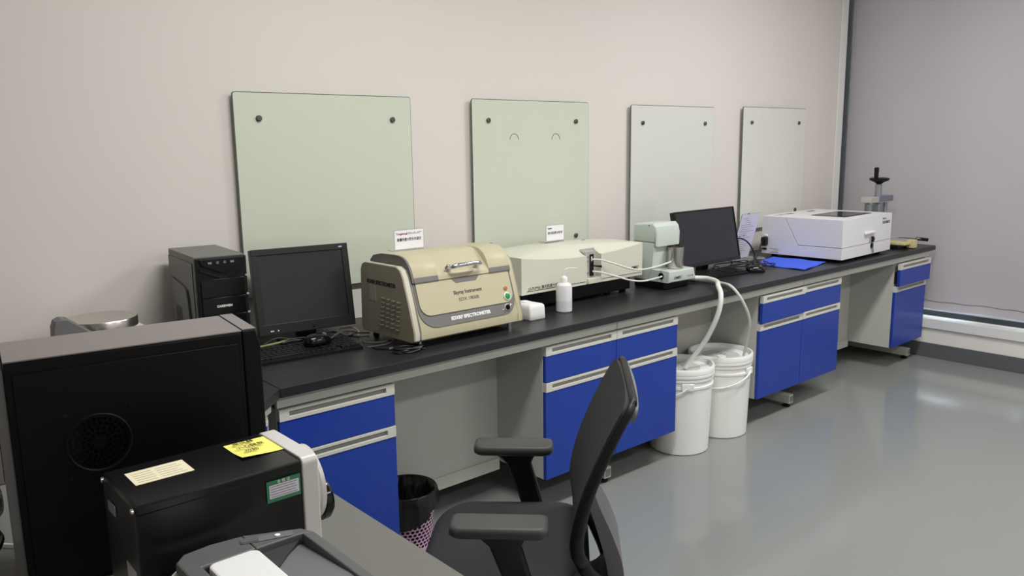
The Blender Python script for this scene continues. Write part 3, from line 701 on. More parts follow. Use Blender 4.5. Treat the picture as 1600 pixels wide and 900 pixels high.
for ya, yb in zip(ys, ys[1:]):
    for xx in (0, LW): t.faces.new([vv(p) for p in ((xx, ya, ZB), (xx, ya, ztop(xx, ya)), (xx, yb, ztop(xx, yb)), (xx, yb, ZB))])
    if yb <= byd+1e-6:
        for xx in (bx0, bx1): t.faces.new([vv(p) for p in ((xx, ya, ZB+0.025), (xx, ya, ztop(xx, ya)), (xx, yb, ztop(xx, yb)), (xx, yb, ZB+0.025))])
t.faces.new([vv(p) for p in ((0, 0, ZB), (0, LD, ZB), (LW, LD, ZB), (LW, 0, ZB))])
bmesh.ops.recalc_face_normals(t, faces=t.faces[:])
mb = MB(); mb._merge(t); mb.build('housing', 'cream_white', an, 38)
MB().box(bx0, bx1, -0.010, byd, ZB+0.001, ZB+0.027, bev=0.003).build('bay_sill', 'cream_white', an)
MB().box(bx0+0.001, bx1-0.001, byd-0.002, byd+0.001, ZB+0.027, 0.2445).build('bay_back', 'silver_paint', an)
MB().box(bx0+0.004, bx0+0.070, 0.012, byd-0.002, ZB+0.027, 0.236, bev=0.002).build('cell_holder', 'silver_paint', an)
MB().box(bx0+0.030, bx0+0.052, 0.006, 0.014, ZB+0.034, 0.222, bev=0.001).build('flow_cell', 'black_gloss', an)
MB().box(bx0+0.034, bx0+0.040, 0.0045, 0.006, 0.190, 0.212).build('cell_window', 'print_white', an)
for zz in (0.140, 0.196, 0.215): MB().lathe([(0.006, 0), (0.006, 0.006), (0, 0.008)], 12, tr(bx0+0.017, 0.014, zz) @ rot('X', pi/2)).build('thumb_screw', 'chrome', an)
lh = MB(); lh.tube([(bx0+0.045, 0.008, 0.168), (bx0+0.060, -0.012, 0.166), (bx0+0.072, -0.026, 0.165)], lambda u: 0.003+0.003*u, 8); lh.build('cell_lever', 'black_gloss', an)
MB().box(0.028, LW-0.025, 0.055, LD-0.01, 0.014, ZB, bev=0.003).build('plinth', 'black_plastic', an)
for fx in (0.09, 0.36, 0.63, 0.745):
    MB().lathe([(0.016, 0), (0.018, 0.004), (0.018, 0.0145)], 16, tr(fx, 0.085, 0)).build('foot', 'black_plastic', an)
    MB().lathe([(0.016, 0), (0.018, 0.004), (0.018, 0.0145)], 16, tr(fx, 0.28, 0)).build('foot', 'black_plastic', an)
FA = lambda x, z: frame_m((x, -0.0006, z), (1, 0, 0), (0, 0, 1))
text('lettering', 'LS-POP(6) 激光粒度分析仪', 0.017, 'ink', an, FA(0.040, 0.104), width=0.195)
text('logo', 'OMEC', 0.021, 'ink', an, FA(0.715, 0.121), width=0.052, bold=0.0006, shear=0.25)
ul = MB(); ul.box(0.030, bx0-0.01, -0.001, 0.0, 0.098, 0.1002); ul.box(bx1+0.01, LW-0.006, -0.001, 0.0, 0.100, 0.1022); ul.build('pinstripe', 'ink', an)
for xx, yy in ((0.050, 0.20), (0.60, 0.22)): MB().box(xx, xx+0.018, yy, yy+0.006, ztop(xx, yy)-0.001, ztop(xx, yy)+0.0012).build('lid_slot', 'ink', an)
sign((1.668, -0.240, H+0.2635), 0.0, 0.122, 0.084, 'clear acrylic card holder on top of the long analyser', '激光粒度分析仪', None, ('Tongsheng', False, 0.24))

# ================================================================== MINT CIRCULATING STIRRER
ms = thing('stirrer', 'mint-white stirring unit with steel cup between the analyser and wide monitor', 'stirrer', (2.150, -0.550, H))
MB().box(0.004, 0.196, 0.03, 0.225, 0.0, 0.040, bev=0.004).build('base', 'black_plastic', ms)
MB().prism([(0.0, 0.038), (0.0, 0.096), (0.205, 0.096), (0.218, 0.050), (0.216, 0.036)], 0.0, 0.175, 'y', bev=0.008, seg=3).build('platform', 'mint_white', ms)
col = [(0.135, 0.040), (0.100, 0.110), (0.092, 0.20), (0.092, 0.232), (0.225, 0.232), (0.222, 0.040)]
MB().prism(col, -0.010, 0.150, 'x', bev=0.008, seg=3).build('column', 'mint_white', ms)
head = [(0.074, 0.214), (0.072, 0.28), (0.080, 0.312), (0.098, 0.330), (0.225, 0.322), (0.225, 0.233), (0.092, 0.233), (0.092, 0.214)]
MB().prism(head, -0.010, 0.178, 'x', bev=0.010, seg=3).build('head', 'mint_white', ms)
cupc = (0.120, 0.055)
MB().lathe([(0.0, 0.0975), (0.040, 0.0975), (0.0415, 0.101), (0.0415, 0.206), (0.0385, 0.206), (0.0385, 0.105), (0.0, 0.105)], 40, tr(cupc[0], cupc[1], 0)).build('cup', 'brushed_steel', ms)
MB().lathe([(0.005, 0.12), (0.005, 0.214)], 12, tr(cupc[0]-0.005, cupc[1]+0.028, 0)).build('shaft', 'chrome', ms)
MB().lathe([(0.016, 0.207), (0.016, 0.2135)], 16, tr(cupc[0]-0.005, cupc[1]+0.028, 0)).build('shaft_collar', 'black_plastic', ms)
MB().lathe([(0.016, 0), (0.016, 0.003), (0.010, 0.0035), (0, 0.0035)], 20, tr(-0.0005, 0.048, 0.070) @ rot('Y', -pi/2)).build('port', 'black_gloss', ms)
text('logo', 'OMEC', 0.018, 'ink', ms, frame_m((0.040, -0.0006, 0.054), (1, 0, 0), (0, 0, 1)), width=0.062, bold=0.0005, shear=0.25)
text('lettering', 'SCF-105', 0.012, 'ink_grey', ms, frame_m((0.150, -0.0006, 0.056), (1, 0, 0), (0, 0, 1)), width=0.044)
MB().box(-0.0106, -0.010, 0.118, 0.128, 0.316, 0.3195).build('slot', 'ink', ms)

def line_thing(name, label, cat, pts, r, m, group=None, seg=8, smooth=6):
    o = MB(); o.tube(pts, r, seg, smooth=smooth); return tag(o.build(name, m), label, cat, group)
line_thing('tube', 'thin white tube from the analyser bay up to the steel cup', 'tube',
           [(1.690, -0.466, 0.998), (1.72, -0.49, 0.995), (1.785, -0.525, 0.972), (1.862, -0.55, 0.944), (1.952, -0.55, 0.931), (2.085, -0.53, 0.929), (2.19, -0.505, 0.932), (2.236, -0.497, 0.934)], 0.0042, 'hose_white')
line_thing('tube', 'thin white tube from the analyser bay to the black port of the stirrer', 'tube',
           [(1.690, -0.466, 0.942), (1.715, -0.49, 0.938), (1.765, -0.54, 0.919), (1.849, -0.56, 0.892), (1.941, -0.56, 0.877), (2.049, -0.548, 0.876), (2.12, -0.525, 0.872), (2.147, -0.505, 0.870)], 0.0042, 'hose_white')

# ================================================================== BUCKETS AND HOSES
def bucket(loc, rz, label, bail, n_hole):
    t = thing('bucket', label, 'bucket', loc, rz, 'white lidded plastic buckets')
    RT, RB, HB = 0.158, 0.145, 0.44
    MB().lathe([(0.0, 0.001), (RB-0.006, 0.0), (RB, 0.006), (RT-0.001, 0.340), (RT+0.004, 0.342), (RT+0.004, 0.352), (RT-0.001, 0.354), (RT-0.001, 0.376), (RT+0.005, 0.378), (RT+0.005, 0.388), (RT, 0.390), (RT, 0.396)], 56).build('body', 'bucket_white', t)
    MB().lathe([(RT+0.003, 0.3962), (RT+0.009, 0.398), (RT+0.009, 0.408), (RT+0.006, 0.410), (RT+0.009, 0.413), (RT+0.010, 0.432), (RT+0.006, 0.440), (RT-0.002, 0.440), (RT-0.008, 0.428), (RT-0.010, 0.418), (0.0, 0.416)], 56).build('lid', 'bucket_white', t)
    MB().lathe([(RT-0.011, 0.4162), (RT-0.011, 0.4172), (0, 0.4176)], 48).build('lid_film', 'hose_clear', t)
    MB().lathe([(0.022, 0.418), (0.024, 0.420), (0.022, 0.424), (0, 0.424)], 24, tr(-0.05, -0.03, 0)).build('vent_cap', 'bucket_white', t)
    mk = MB()
    for k in range(3): mk.box(0.0+0.004*k, 0.03+0.002*k, -0.02+0.022*k, -0.012+0.022*k, 0.4177, 0.4180)
    mk.build('lid_marks', 'ink_grey', t)
    ears = []
    for s in (-1, 1):
        e = MB().box(-0.03, 0.03, 0.0, 0.014, 0.338, 0.374, bev=0.004, mtx=rot('Z', s*pi/2-pi/2) @ tr(0, RT-0.002, 0)).build('ear', 'bucket_white', t)
        MB().lathe([(0.006, 0), (0.006, 0.003), (0, 0.004)], 12, rot('Z', s*pi/2-pi/2) @ tr(0, RT+0.0115, 0.356) @ rot('X', -pi/2)).build('pivot', 'bucket_white', e)
    n = 24; pts = []
    for k in range(n+1):
        a = pi*k/n
        rr_ = RT+0.008+0.006*abs(cos(a))
        pts.append((-rr_*sin(a), rr_*cos(a), 0.354-0.16*bail*sin(a)**0.8))
    bl = MB(); bl.tube([(p[0], p[1], p[2]) for p in pts], 0.0045, 8, smooth=1); bl.build('bail', 'bucket_white', t)
    return t
bucket((2.186, -0.606, 0), radians(-40), 'white lidded bucket nearest the chair, partly behind the blue cabinet', 0.55, 1)
bucket((2.530, -0.604, 0), radians(8), 'white lidded bucket nearer the window, beside the far double cabinet', 0.50, 2)
line_thing('hose', 'thick white hose running from the stirrer into the nearer bucket', 'hose',
           [(2.365, -0.50, 0.835), (2.42, -0.575, 0.835), (2.385, -0.665, 0.834), (2.30, -0.735, 0.829), (2.252, -0.785, 0.795), (2.226, -0.790, 0.71), (2.204, -0.745, 0.585), (2.171, -0.680, 0.47), (2.160, -0.655, 0.425)], 0.0125, 'hose_white', seg=12)
line_thing('hose', 'slim clear hose running from the stirrer into the bucket nearer the window', 'hose',
           [(2.368, -0.44, 0.825), (2.46, -0.53, 0.816), (2.455, -0.64, 0.815), (2.40, -0.745, 0.814), (2.423, -0.795, 0.745), (2.483, -0.800, 0.641), (2.535, -0.76, 0.526), (2.575, -0.715, 0.425)], 0.0075, 'hose_clear', seg=10)

# ================================================================== WHITE BOX INSTRUMENT (right end)
wx = thing('white_analyser', 'white box analyser with lid window and key lock at the window end', 'analyser', (3.569, -0.715, H), 0.033)
BW, BD, Z0, BH = 0.686, 0.527, 0.022, 0.260
low = [(0.0, Z0), (0.0, 0.0905), (0.2815, 0.0885), (0.378, BH), (BD, BH), (BD, Z0)]
MB().prism(low, 0.0, BW, 'x', bev=0.002).build('lower_case', 'white_paint', wx)
up = [(0.0, 0.0935), (0.0, BH), (0.3745, BH), (0.2795, 0.0915)]
ld_ = MB().prism(up, 0.0, BW, 'x', bev=0.002).build('lid', 'white_paint', wx)
wn = MB(); wn.prism(rrect(0.19, 0.575, 0.080, 0.305, 0.012), BH, BH+0.002, 'z'); wn.build('window_frame', 'black_plastic', ld_)
MB().prism(rrect(0.212, 0.553, 0.098, 0.287, 0.006), BH+0.002, BH+0.0026, 'z').build('window_pane', 'black_gloss', ld_)
MB().box(0.285, 0.425, -0.016, 0.0, 0.150, 0.166, bev=0.005).build('lid_handle', 'white_paint', ld_)
MB().prism(rrect(0.36, 0.385, 0.100, 0.128, 0.004), -0.004, 0.0, 'y').build('hasp', 'silver_paint', ld_)
lk = MB().lathe([(0.018, 0), (0.018, 0.010), (0.013, 0.014), (0, 0.014)], 18, tr(0.402, 0.0, 0.114) @ rot('X', pi/2)).build('lock', 'black_gloss', wx)
ky = MB().lathe([(0.017, 0), (0.017, 0.006), (0, 0.007)], 18, tr(0.402, 0.0, 0.074) @ rot('X', pi/2)).build('key_head', 'black_plastic', wx)
MB().box(0.398, 0.406, -0.012, -0.006, 0.026, 0.062, bev=0.001, mtx=tr(0.402, 0, 0.062) @ rot('Y', -0.35) @ tr(-0.402, 0, -0.062)).build('key', 'dull_steel', ky)
text('lettering', 'BM-2', 0.016, 'ink_grey', ld_, frame_m((0.545, -0.0006, 0.226), (1, 0, 0), (0, 0, 1)), width=0.055, bold=0.0005)
text('lettering', '智能测硫仪', 0.020, 'ink', ld_, frame_m((0.545, -0.0006, 0.200), (1, 0, 0), (0, 0, 1)), width=0.115)
text('logo', 'Tongsheng', 0.03, 'ink_grey', wx, frame_m((0.04, 0.455, BH+0.0004), (1, 0, 0), (0, 1, 0)), width=0.14)
text('logo', '测硫仪', 0.03, 'ink', wx, frame_m((0.19, 0.455, BH+0.0004), (1, 0, 0), (0, 1, 0)), width=0.085)
text('lettering', '定硫', 0.035, 'ink', wx, frame_m((0.44, 0.44, BH+0.0004), (1, 0, 0), (0, 1, 0)), width=0.09)
pl = MB(); pl.prism(rrect(0.480, 0.514, 0.072, 0.128, 0.010), -0.038, 0.0, 'x', bev=0.006); pl.build('power_plug', 'black_plastic', wx)
MB().box(-0.010, 0, 0.485, 0.510, 0.131, 0.142, bev=0.002).build('fuse_holder', 'white_plastic', wx)
MB().box(-0.012, 0, 0.488, 0.516, 0.046, 0.056, bev=0.002).build('data_plug', 'black_plastic', wx)
pln = MB()
for k in range(4): pln.box(-0.0006, 0, 0.405+0.006*(k % 2), 0.468-0.012*(k % 3), 0.030+0.008*k, 0.0325+0.008*k)
pln.build('print_lines', 'ink_grey', wx)
for fx in (0.06, BW-0.06):
    for fy in (0.06, BD-0.06): MB().lathe([(0.018, 0), (0.02, 0.004), (0.02, Z0)], 16, tr(fx, fy, 0)).build('foot', 'black_plastic', wx)

# blue cloth
cl = [(3.562, -0.285), (3.548, -0.628), (3.194, -0.691), (3.19, -0.44), (3.302, -0.255)]
def cloth(u, v):
    a = Vector((3.194, -0.691)).lerp(Vector((3.545, -0.630)), u); b_ = Vector((3.205, -0.400)).lerp(Vector((3.535, -0.285)), u)
    p = a.lerp(b_, v); p.y += 0.045*v*sin(pi*u)*0.6
    return Vector((p.x, p.y, H+0.004+0.003*(1+sin(u*9+v*4)*sin(v*7+1))))
tag(MB().grid(cloth, 24, 20, lambda u, v: cloth(u, v)-Vector((0, 0, 0.0035))).build('cloth', 'cloth_blue', angle=80), 'bright blue cloth spread flat in front of the white box', 'cloth')
# grey pad under the cables
tag(MB().prism([(3.44+0.055*cos(a), -0.205+0.075*sin(a)) for a in [2*pi*k/28 for k in range(28)]], H, H+0.006, 'z', bev=0.002).build('coaster', 'pad_grey'), 'grey round pad under the cables beside the white box', 'pad')

# instruction sheet in a tall acrylic stand
st = thing('instruction_sheet', 'printed instruction sheet in a tilted stand beside the wide monitor', 'sign', (3.325, -0.174, H), 0.031)
T = tr(0, 0, 0.0045) @ rot('X', 0.263)
MB().box(-0.105, 0.105, 0.0, 0.003, 0.0, 0.297, bev=0.0008, mtx=T).build('acrylic_sheet', 'clear_acrylic', st)
MB().box(-0.105, 0.105, -0.085, 0.012, 0.0, 0.003, bev=0.0008, mtx=tr(0, 0, 0.0005)).build('acrylic_foot', 'clear_acrylic', st)
sh = MB().box(-0.101, 0.101, -0.0008, -0.0002, 0.004, 0.293, mtx=T).build('sheet', 'paper_lilac', st)
ln = MB()
random.seed(3)
for k in range(17):
    z = 0.040+k*0.0142; a0 = -0.085 if k not in (14, 15) else -0.04
    ln.box(a0, a0+random.uniform(0.07, 0.165)*(0.45 if k > 13 else 1), -0.0012, -0.0008, z, z+0.0022, mtx=T)
ln.box(-0.075, -0.060, -0.0013, -0.0008, 0.150, 0.158, mtx=T); ln.box(-0.030, -0.015, -0.0013, -0.0008, 0.153, 0.161, mtx=T); ln.box(-0.07, -0.05, -0.0013, -0.0008, 0.122, 0.129, mtx=T)
ln.build('print_lines', 'ink_grey', sh)

# ================================================================== SCREW PRESS (far right)
pr = thing('screw_press', 'small hand press with black crank behind the white box', 'press', (4.545, -0.470, H))
MB().prism(rrect(-0.11, 0.13, -0.20, 0.11, 0.01), 0.0, 0.028, 'z', bev=0.004).build('base', 'black_plastic', pr)
MB().prism(rrect(-0.10, 0.02, -0.235, 0.10, 0.006), 0.0282, 0.045, 'z', bev=0.003).build('bed', 'press_yellow', pr)
MB().box(-0.01, 0.045, -0.255, -0.205, 0.004, 0.060, bev=0.004).build('bed_block', 'press_yellow', pr)
for xx, yy in ((-0.15, 0.0), (0.09, 0.0), (-0.03, 0.07)):
    MB().lathe([(0.016, 0.0282 if xx > -0.11 else 0.0), (0.016, 0.295)], 16, tr(xx, yy, 0)).build('column', 'dull_steel', pr)
MB().box(-0.20, -0.075, -0.035, 0.035, 0.306, 0.345, bev=0.004).build('crosshead', 'silver_paint', pr)
MB().box(-0.0748, 0.135, -0.035, 0.035, 0.306, 0.345, bev=0.004).build('crosshead', 'blue_steel', pr)
MB().box(-0.055, 0.0, -0.025, 0.025, 0.06, 0.296, bev=0.003).build('ram', 'dull_steel', pr)
MB().lathe([(0.022, 0.345), (0.022, 0.425), (0.016, 0.428), (0, 0.428)], 18, tr(-0.025, 0, 0)).build('screw', 'dull_steel', pr)
MB().lathe([(0.016, 0.428), (0.03, 0.438), (0.062, 0.452), (0.065, 0.466), (0.05, 0.470), (0, 0.472)], 28, tr(-0.02, 0, 0)).build('handwheel', 'black_plastic', pr)
MB().lathe([(0.011, 0.468), (0.014, 0.476), (0.016, 0.535), (0.012, 0.540), (0, 0.541)], 14, tr(-0.070, 0, 0)).build('crank_grip', 'black_plastic', pr)
lv = MB(); lv.tube([(0.0, -0.10, 0.068), (0.06, -0.16, 0.064), (0.13, -0.215, 0.055)], 0.0055, 8); lv.build('lever', 'chrome', pr)
lv = MB(); lv.tube([(0.127, -0.212, 0.0555), (0.15, -0.238, 0.051), (0.183, -0.264, 0.046)], 0.012, 10); lv.build('lever_grip', 'black_gloss', pr)

# ================================================================== CABLES
random.seed(11)
def wob(a, b, n, amp, z, lo=0.004):
    a, b = Vector(a), Vector(b); out = []
    for k in range(n+1):
        p = a.lerp(b, k/n)
        if 0 < k < n: p += Vector((random.uniform(-amp, amp), random.uniform(-amp, amp), random.uniform(0, z)))
        p.z = max(p.z, H+lo); out.append(p)
    return out
G1, G2 = 'cables behind the near keyboard', 'cables behind the far keyboard'
for i in range(5):
    line_thing('cable', 'thin black cable tangled between the square monitor and its keyboard', 'cable', wob((0.18+0.03*i, -0.24-0.015*i, H+0.005), (0.50+0.03*(i % 3), -0.30-0.025*i, H+0.006), 6, 0.035, 0.030, 0.016), 0.0026, 'cable_black', G1, 6)
line_thing('cable', 'olive yellow cable lying left under the square monitor', 'cable', [(0.16, -0.25, H+0.012), (0.21, -0.265, H+0.018), (0.27, -0.24, H+0.016), (0.30, -0.20, H+0.01), (0.33, -0.12, H+0.006)], 0.004, 'cable_yellow')
line_thing('cable', 'olive yellow cable right under the square monitor', 'cable', [(0.50, -0.22, H+0.02), (0.545, -0.245, H+0.022), (0.55, -0.285, H+0.012), (0.52, -0.33, H+0.006)], 0.0035, 'cable_yellow')
line_thing('cable', 'grey mouse cable looping right of the near keyboard', 'cable', [(0.368, -0.405, H+0.036), (0.42, -0.36, H+0.04), (0.47, -0.35, H+0.025), (0.51, -0.38, H+0.006), (0.49, -0.43, H+0.005), (0.53, -0.47, H+0.005), (0.58, -0.47, H+0.005)], 0.0022, 'cable_grey')
line_thing('cable', 'thin grey cable leading under the beige spectrometer', 'cable', [(0.46, -0.50, H+0.004), (0.53, -0.51, H+0.004), (0.60, -0.48, H+0.004)], 0.002, 'cable_grey')
co = []
for k in range(46):
    a = 2*pi*k/14; co.append((0.540+(0.050+0.005*sin(k*1.7))*cos(a)*1.0+0.018*sin(a), -0.645+(0.028+0.003*cos(k*2.1))*sin(a)-0.018*cos(a), H+0.005+0.0042*(k//12)+0.001*sin(k)))
co = [(0.47, -0.52, H+0.004), (0.485, -0.56, H+0.004)]+co
line_thing('cable', 'black cable coiled in front of the beige spectrometer', 'cable', co, 0.0032, 'cable_black', None, 6, 3)
MBo = MB(); MBo.lathe([(0.006, 0), (0.006, 0.018), (0, 0.018)], 10, tr(0.497, -0.585, H+0.006) @ rot('Y', pi/2))
tag(MBo.build('cable_plug', 'chrome'), 'small metal plug at the end of the coiled cable', 'plug')
for i in range(5):
    line_thing('cable', 'thin black cable tangled behind the far keyboard', 'cable', wob((2.70+0.06*i, -0.32-0.02*i, H+0.005), (3.16+0.02*i, -0.34-0.03*i, H+0.005), 6, 0.045, 0.035), 0.003, 'cable_black', G2, 6)
line_thing('cable', 'black power cable arching from the wide monitor to the worktop', 'cable', [(3.00, -0.33, H+0.155), (3.09, -0.33, H+0.165), (3.18, -0.33, H+0.13), (3.22, -0.35, H+0.06), (3.20, -0.36, H+0.006)], 0.0045, 'cable_black')
line_thing('cable', 'black power cable plugged into the side of the white box', 'cable', [(3.502, -0.22, H+0.098), (3.46, -0.24, H+0.085), (3.39, -0.27, H+0.055), (3.30, -0.31, H+0.025), (3.20, -0.34, H+0.012), (3.10, -0.37, H+0.006)], 0.005, 'cable_black')
line_thing('cable', 'slim data cable curving from the white box across the worktop', 'cable', [(3.535, -0.205, H+0.05), (3.49, -0.215, H+0.052), (3.40, -0.25, H+0.045), (3.32, -0.28, H+0.03), (3.24, -0.37, H+0.010), (3.13, -0.42, H+0.006)], 0.0035, 'cable_black')
line_thing('cable', 'mouse cable looping over the blue cloth', 'cable', [(3.035, -0.53, H+0.014), (3.10, -0.50, H+0.012), (3.19, -0.50, H+0.015), (3.24, -0.47, H+0.015), (3.20, -0.43, H+0.014), (3.12, -0.42, H+0.008), (3.02, -0.43, H+0.006)], 0.003, 'cable_black')
for i in range(4):
    line_thing('cable', 'black cable bundled behind the near computer tower', 'cable', wob((-0.86-0.01*i, -1.50+0.08*i, H+0.06), (-0.80-0.012*i, -1.10-0.03*i, H+0.02), 6, 0.03, 0.06), 0.006, 'cable_black', 'cables behind the near tower', 6)
line_thing('cable', 'white cable lying behind the near computer tower', 'cable', [(-0.90, -1.35, H+0.006), (-0.84, -1.33, H+0.006), (-0.80, -1.36, H+0.006), (-0.78, -1.30, H+0.006)], 0.003, 'hose_white')

# ================================================================== WASTE BIN
bn = thing('waste_bin', 'pink perforated waste bin with black bag under the worktop', 'bin', (0.567, -0.552, 0))
RB0, RB1, HBN = 0.088, 0.116, 0.236
def br(z): return RB0+(RB1-RB0)*z/HBN
nc, nr = 34, 13
t = bmesh.new()
ch = (HBN-0.05)/nr
for r in range(nr):
    for c in range(nc):
        ca = 2*pi*(c+0.5*(r % 2))/nc; zc = 0.025+ch*(r+0.5); da = pi/nc
        sq = []; ho = []
        for q in range(8):
            a = pi/4*q+pi/8
            dx, dz = cos(a), sin(a); k = 1/max(abs(dx), abs(dz))
            sq.append((ca+da*dx*k, zc+ch/2*dz*k)); ho.append((ca+da*0.80*dx, zc+ch/2*0.80*dz))
        corner = []
        S = [t.verts.new((br(z)*cos(a), br(z)*sin(a), z)) for a, z in sq]; Hh = [t.verts.new((br(z)*cos(a), br(z)*sin(a), z)) for a, z in ho]
        for q in range(8): t.faces.new((S[q], S[(q+1) % 8], Hh[(q+1) % 8], Hh[q]))
        for q in (0, 2, 4, 6):
            cx_ = ca+da*(1 if q in (0, 6) else -1); cz_ = zc+ch/2*(1 if q in (0, 2) else -1)
            cv = t.verts.new((br(cz_)*cos(cx_), br(cz_)*sin(cx_), cz_))
            t.faces.new((S[q], cv, S[(q+1) % 8])) if q in (0, 2, 4) else t.faces.new((S[q], cv, S[(q+1) % 8]))
mb = MB(); mb._merge(t)
mb.lathe([(0.0, 0.0), (RB0-0.002, 0.0), (RB0, 0.004), (br(0.025), 0.025)], 48, caps=False); mb.lathe([(br(HBN-0.025), HBN-0.025), (RB1, HBN), (RB1+0.004, HBN+0.003), (RB1+0.001, HBN+0.006)], 48, caps=False)
mb.build('basket', 'bin_pink', bn, 80)
nb = 64
def bagp(a, k):
    wv = 0.004*sin(7*a)+0.003*sin(17*a+1)+0.0015*sin(31*a+k); dz = 0.055+0.075*max(0, cos(a-radians(205)))**1.5+0.012*sin(3*a)
    P = [(RB1+0.010+wv, HBN-dz), (RB1+0.009+wv, HBN-0.03), (RB1+0.008, HBN+0.002), (RB1+0.003, HBN+0.010), (RB1-0.006, HBN+0.006), (RB1-0.014+wv, HBN-0.04), (br(0.10)-0.012+wv*2, 0.10), (br(0.02)-0.01, 0.020), (0.03, 0.016+wv)][k]
    return Vector((P[0]*cos(a), P[0]*sin(a), P[1]))
MB().loft([[bagp(2*pi*q/nb, k) for q in range(nb)] for k in range(9)], cap=False).build('bin_bag', 'bin_bag', bn, 60)
rubb = MB()
rubb.grid(lambda u, v: Vector((-0.085+0.11*u, -0.06+0.13*v, 0.195+0.02*sin(u*11)*sin(v*9)+0.03*sin(u*4+1))), 14, 14, lambda u, v: Vector((-0.085+0.11*u, -0.06+0.13*v, 0.193+0.02*sin(u*11)*sin(v*9)+0.03*sin(u*4+1))))
rubb.build('bag_fold', 'bin_bag', bn, 80)

# ================================================================== OFFICE CHAIR
chr_ = thing('office_chair', 'black mesh-back office chair with armrests beside the side desk', 'chair', (0.300, -1.474, 0), radians(45))
# seat (local +y is forward)
rings = []
for z, s_, dy in ((0.408, 0.86, 0.0), (0.415, 0.95, 0.0), (0.435, 1.0, 0.0), (0.455, 0.99, 0.0), (0.468, 0.95, 0.0), (0.474, 0.85, 0.0), (0.476, 0.5, 0.0)):
    rings.append([Vector((p[0]*s_, 0.0+p[1]*s_, z-0.02*max(0, p[1]*s_/0.23)**3+0.010*(abs(p[0]*s_)/0.245)**2)) for p in rrect(-0.245, 0.245, -0.215, 0.232, (0.09, 0.09, 0.10, 0.10), 7)])
MB().loft(rings).build('seat', 'chair_fabric', chr_, 70)
MB().prism(rrect(-0.21, 0.21, -0.19, 0.19, 0.06), 0.385, 0.408, 'z', bev=0.006).build('seat_shell', 'chair_plastic', chr_)
# back profile (y, z) from lumbar to top
BP = [(-0.186, 0.510), (-0.171, 0.560), (-0.176, 0.620), (-0.197, 0.700), (-0.228, 0.780), (-0.260, 0.850), (-0.288, 0.905), (-0.300, 0.930)]
BPc = catmull([Vector((0, p[0], p[1])) for p in BP], 6)
def backp(s, v):
    p = BPc[min(len(BPc)-1, int(round(v*(len(BPc)-1))))]
    return Vector((s, p.y+0.18*s*s, p.z))
def halfw(v):
    w_ = 0.215+0.012*sin(pi*v)
    if v > 0.84: w_ *= sqrt(max(0.0, 1-((v-0.84)/0.165)**2))*0.30+0.70
    if v < 0.08: w_ *= 0.94
    return w_
NV = len(BPc)-1
MB().grid(lambda u, v: backp((2*u-1)*halfw(v), v), 20, NV, lambda u, v: backp((2*u-1)*halfw(v), v)-Vector((0, 0.014, 0.004))).build('back_mesh', 'chair_fabric', chr_, 70)
fp_ = [backp(-halfw(k/NV)*0.985, k/NV)-Vector((0, 0.018, 0.002)) for k in range(0, NV+1, 2)]
fq_ = [backp(halfw(k/NV)*0.985, k/NV)-Vector((0, 0.018, 0.002)) for k in range(NV, -1, -2)]
lowL = [Vector((-0.06, -0.275, 0.37)), Vector((-0.12, -0.255, 0.41)), Vector((-0.185, -0.215, 0.475))]; lowR = [Vector((-p.x, p.y, p.z)) for p in reversed(lowL)]
bf = MB(); bf.tube(lowL+fp_+fq_+lowR, lambda u: 0.018-0.0085*sin(pi*min(1, max(0, u)))**2, 10, smooth=2); bf.build('back_frame', 'chair_plastic', chr_, 60)
MB().grid(lambda u, v: backp((2*u-1)*halfw(0.80+0.19*v)*0.97, 0.80+0.19*v)-Vector((0, 0.022, 0.004)), 14, 8, lambda u, v: backp((2*u-1)*halfw(0.80+0.19*v)*0.97, 0.80+0.19*v)-Vector((0, 0.042-0.012*v, 0.004))).build('head_shell', 'chair_grey', chr_, 60)
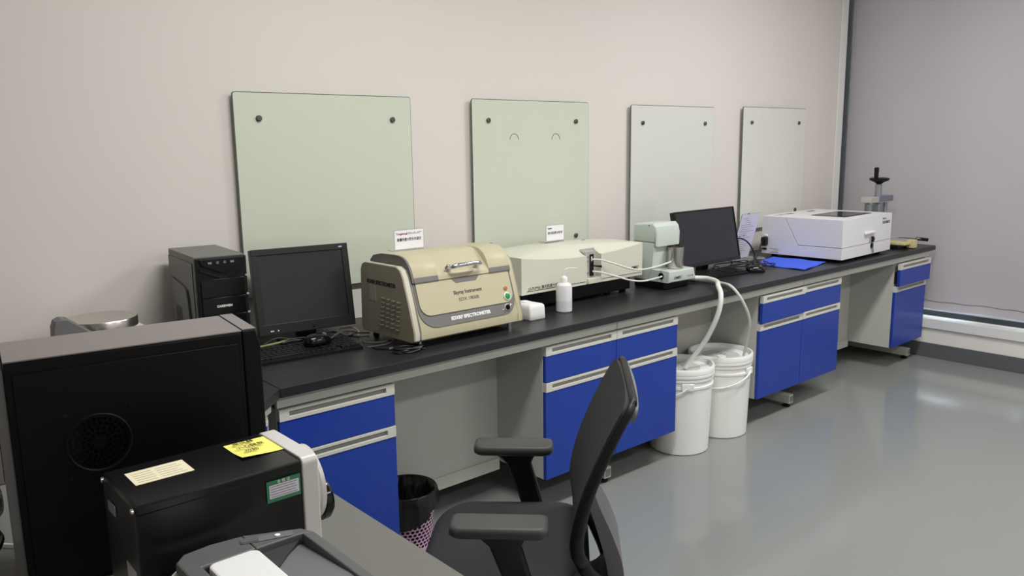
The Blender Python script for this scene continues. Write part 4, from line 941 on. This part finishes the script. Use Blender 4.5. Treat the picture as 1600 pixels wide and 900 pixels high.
# rear spine
spn = [(-0.215, 0.68), (-0.235, 0.62), (-0.272, 0.54), (-0.298, 0.46), (-0.295, 0.40), (-0.25, 0.365), (-0.12, 0.355)]
sc_ = catmull([Vector((0, p[0], p[1])) for p in spn], 5)
MB().loft([[Vector((sx*(0.060+0.05*sin(pi*k/(len(sc_)-1))), q.y+sy*(0.008+0.034*sin(pi*k/(len(sc_)-1))), q.z+sy*0.006)) for sx, sy in ((-1, 0), (1, 0), (1, 1), (-1, 1))] for k, q in enumerate(sc_)]).build('spine', 'chair_grey', chr_, 50)
for s in (-1, 1):
    x = s*0.256
    rings = []
    for z, k in ((0.622, 0.86), (0.628, 1.0), (0.640, 1.0), (0.648, 0.95), (0.651, 0.8)):
        rings.append([Vector((x+p[0]*k, 0.004+p[1]*(1-(1-k)*0.4), z+0.004*(p[1]/0.115)**2)) for p in rrect(-0.044, 0.044, -0.117, 0.117, 0.022, 5)])
    MB().loft(rings).build('arm_pad', 'chair_pad', chr_, 60)
    path = [((x, -0.002, 0.622), 0.066, 0.022), ((x, -0.004, 0.612), 0.052, 0.020), ((x, -0.010, 0.592), 0.037, 0.017), ((x, -0.040, 0.50), 0.033, 0.016), ((x*0.99, -0.054, 0.45), 0.032, 0.016), ((x*0.95, -0.06, 0.40), 0.032, 0.014), ((x*0.86, -0.06, 0.378), 0.032, 0.012), ((x*0.55, -0.06, 0.372), 0.032, 0.010)]
    rg_ = []
    for k, (c, hy, hx) in enumerate(path):
        flat = k >= 6
        rg_.append([Vector((c[0]+(0 if flat else px*hx), c[1]+py*hy, c[2]+(-s*px*hx if flat else 0))) for px, py in ((-1, -0.8), (-1, 0.8), (-0.6, 1), (0.6, 1), (1, 0.8), (1, -0.8), (0.6, -1), (-0.6, -1))])
    MB().loft(rg_).build('arm_post', 'chair_plastic', chr_, 40)
MB().box(-0.09, 0.09, -0.13, 0.10, 0.335, 0.385, bev=0.01).build('mechanism', 'chair_plastic', chr_)
MB().lathe([(0.025, 0.10), (0.025, 0.22), (0.016, 0.222), (0.016, 0.336)], 20).build('gas_lift', 'black_gloss', chr_)
MB().lathe([(0.04, 0.075), (0.05, 0.085), (0.05, 0.115), (0.03, 0.125)], 24).build('hub', 'chair_plastic', chr_)
for k in range(5):
    a = 2*pi*k/5+0.3
    lg = MB().loft([[Vector((r_*cos(a)-sx*wd*sin(a), r_*sin(a)+sx*wd*cos(a), z_+sz*hh)) for sx, sz in ((-1, -1), (1, -1), (1, 1), (-1, 1))] for r_, wd, hh, z_ in ((0.04, 0.026, 0.016, 0.10), (0.16, 0.022, 0.014, 0.092), (0.30, 0.016, 0.010, 0.072))]).build('base_leg', 'chair_plastic', chr_, 50)
    cw = MB()
    for s in (-1, 1): cw.lathe([(0.0, -0.009), (0.024, -0.009), (0.027, -0.006), (0.027, 0.006), (0.024, 0.009), (0, 0.009)], 18, tr(0.30*cos(a), 0.30*sin(a), 0.027) @ rot('Z', a) @ tr(0, s*0.013, 0) @ rot('X', pi/2))
    cw.lathe([(0.008, 0.027), (0.008, 0.066)], 10, tr(0.30*cos(a), 0.30*sin(a), 0)); cw.build('caster', 'black_plastic', lg)
MB().box(0.236, 0.252, -0.165, -0.135, 0.425, 0.452, bev=0.003).build('red_tag', 'red_tag', chr_)
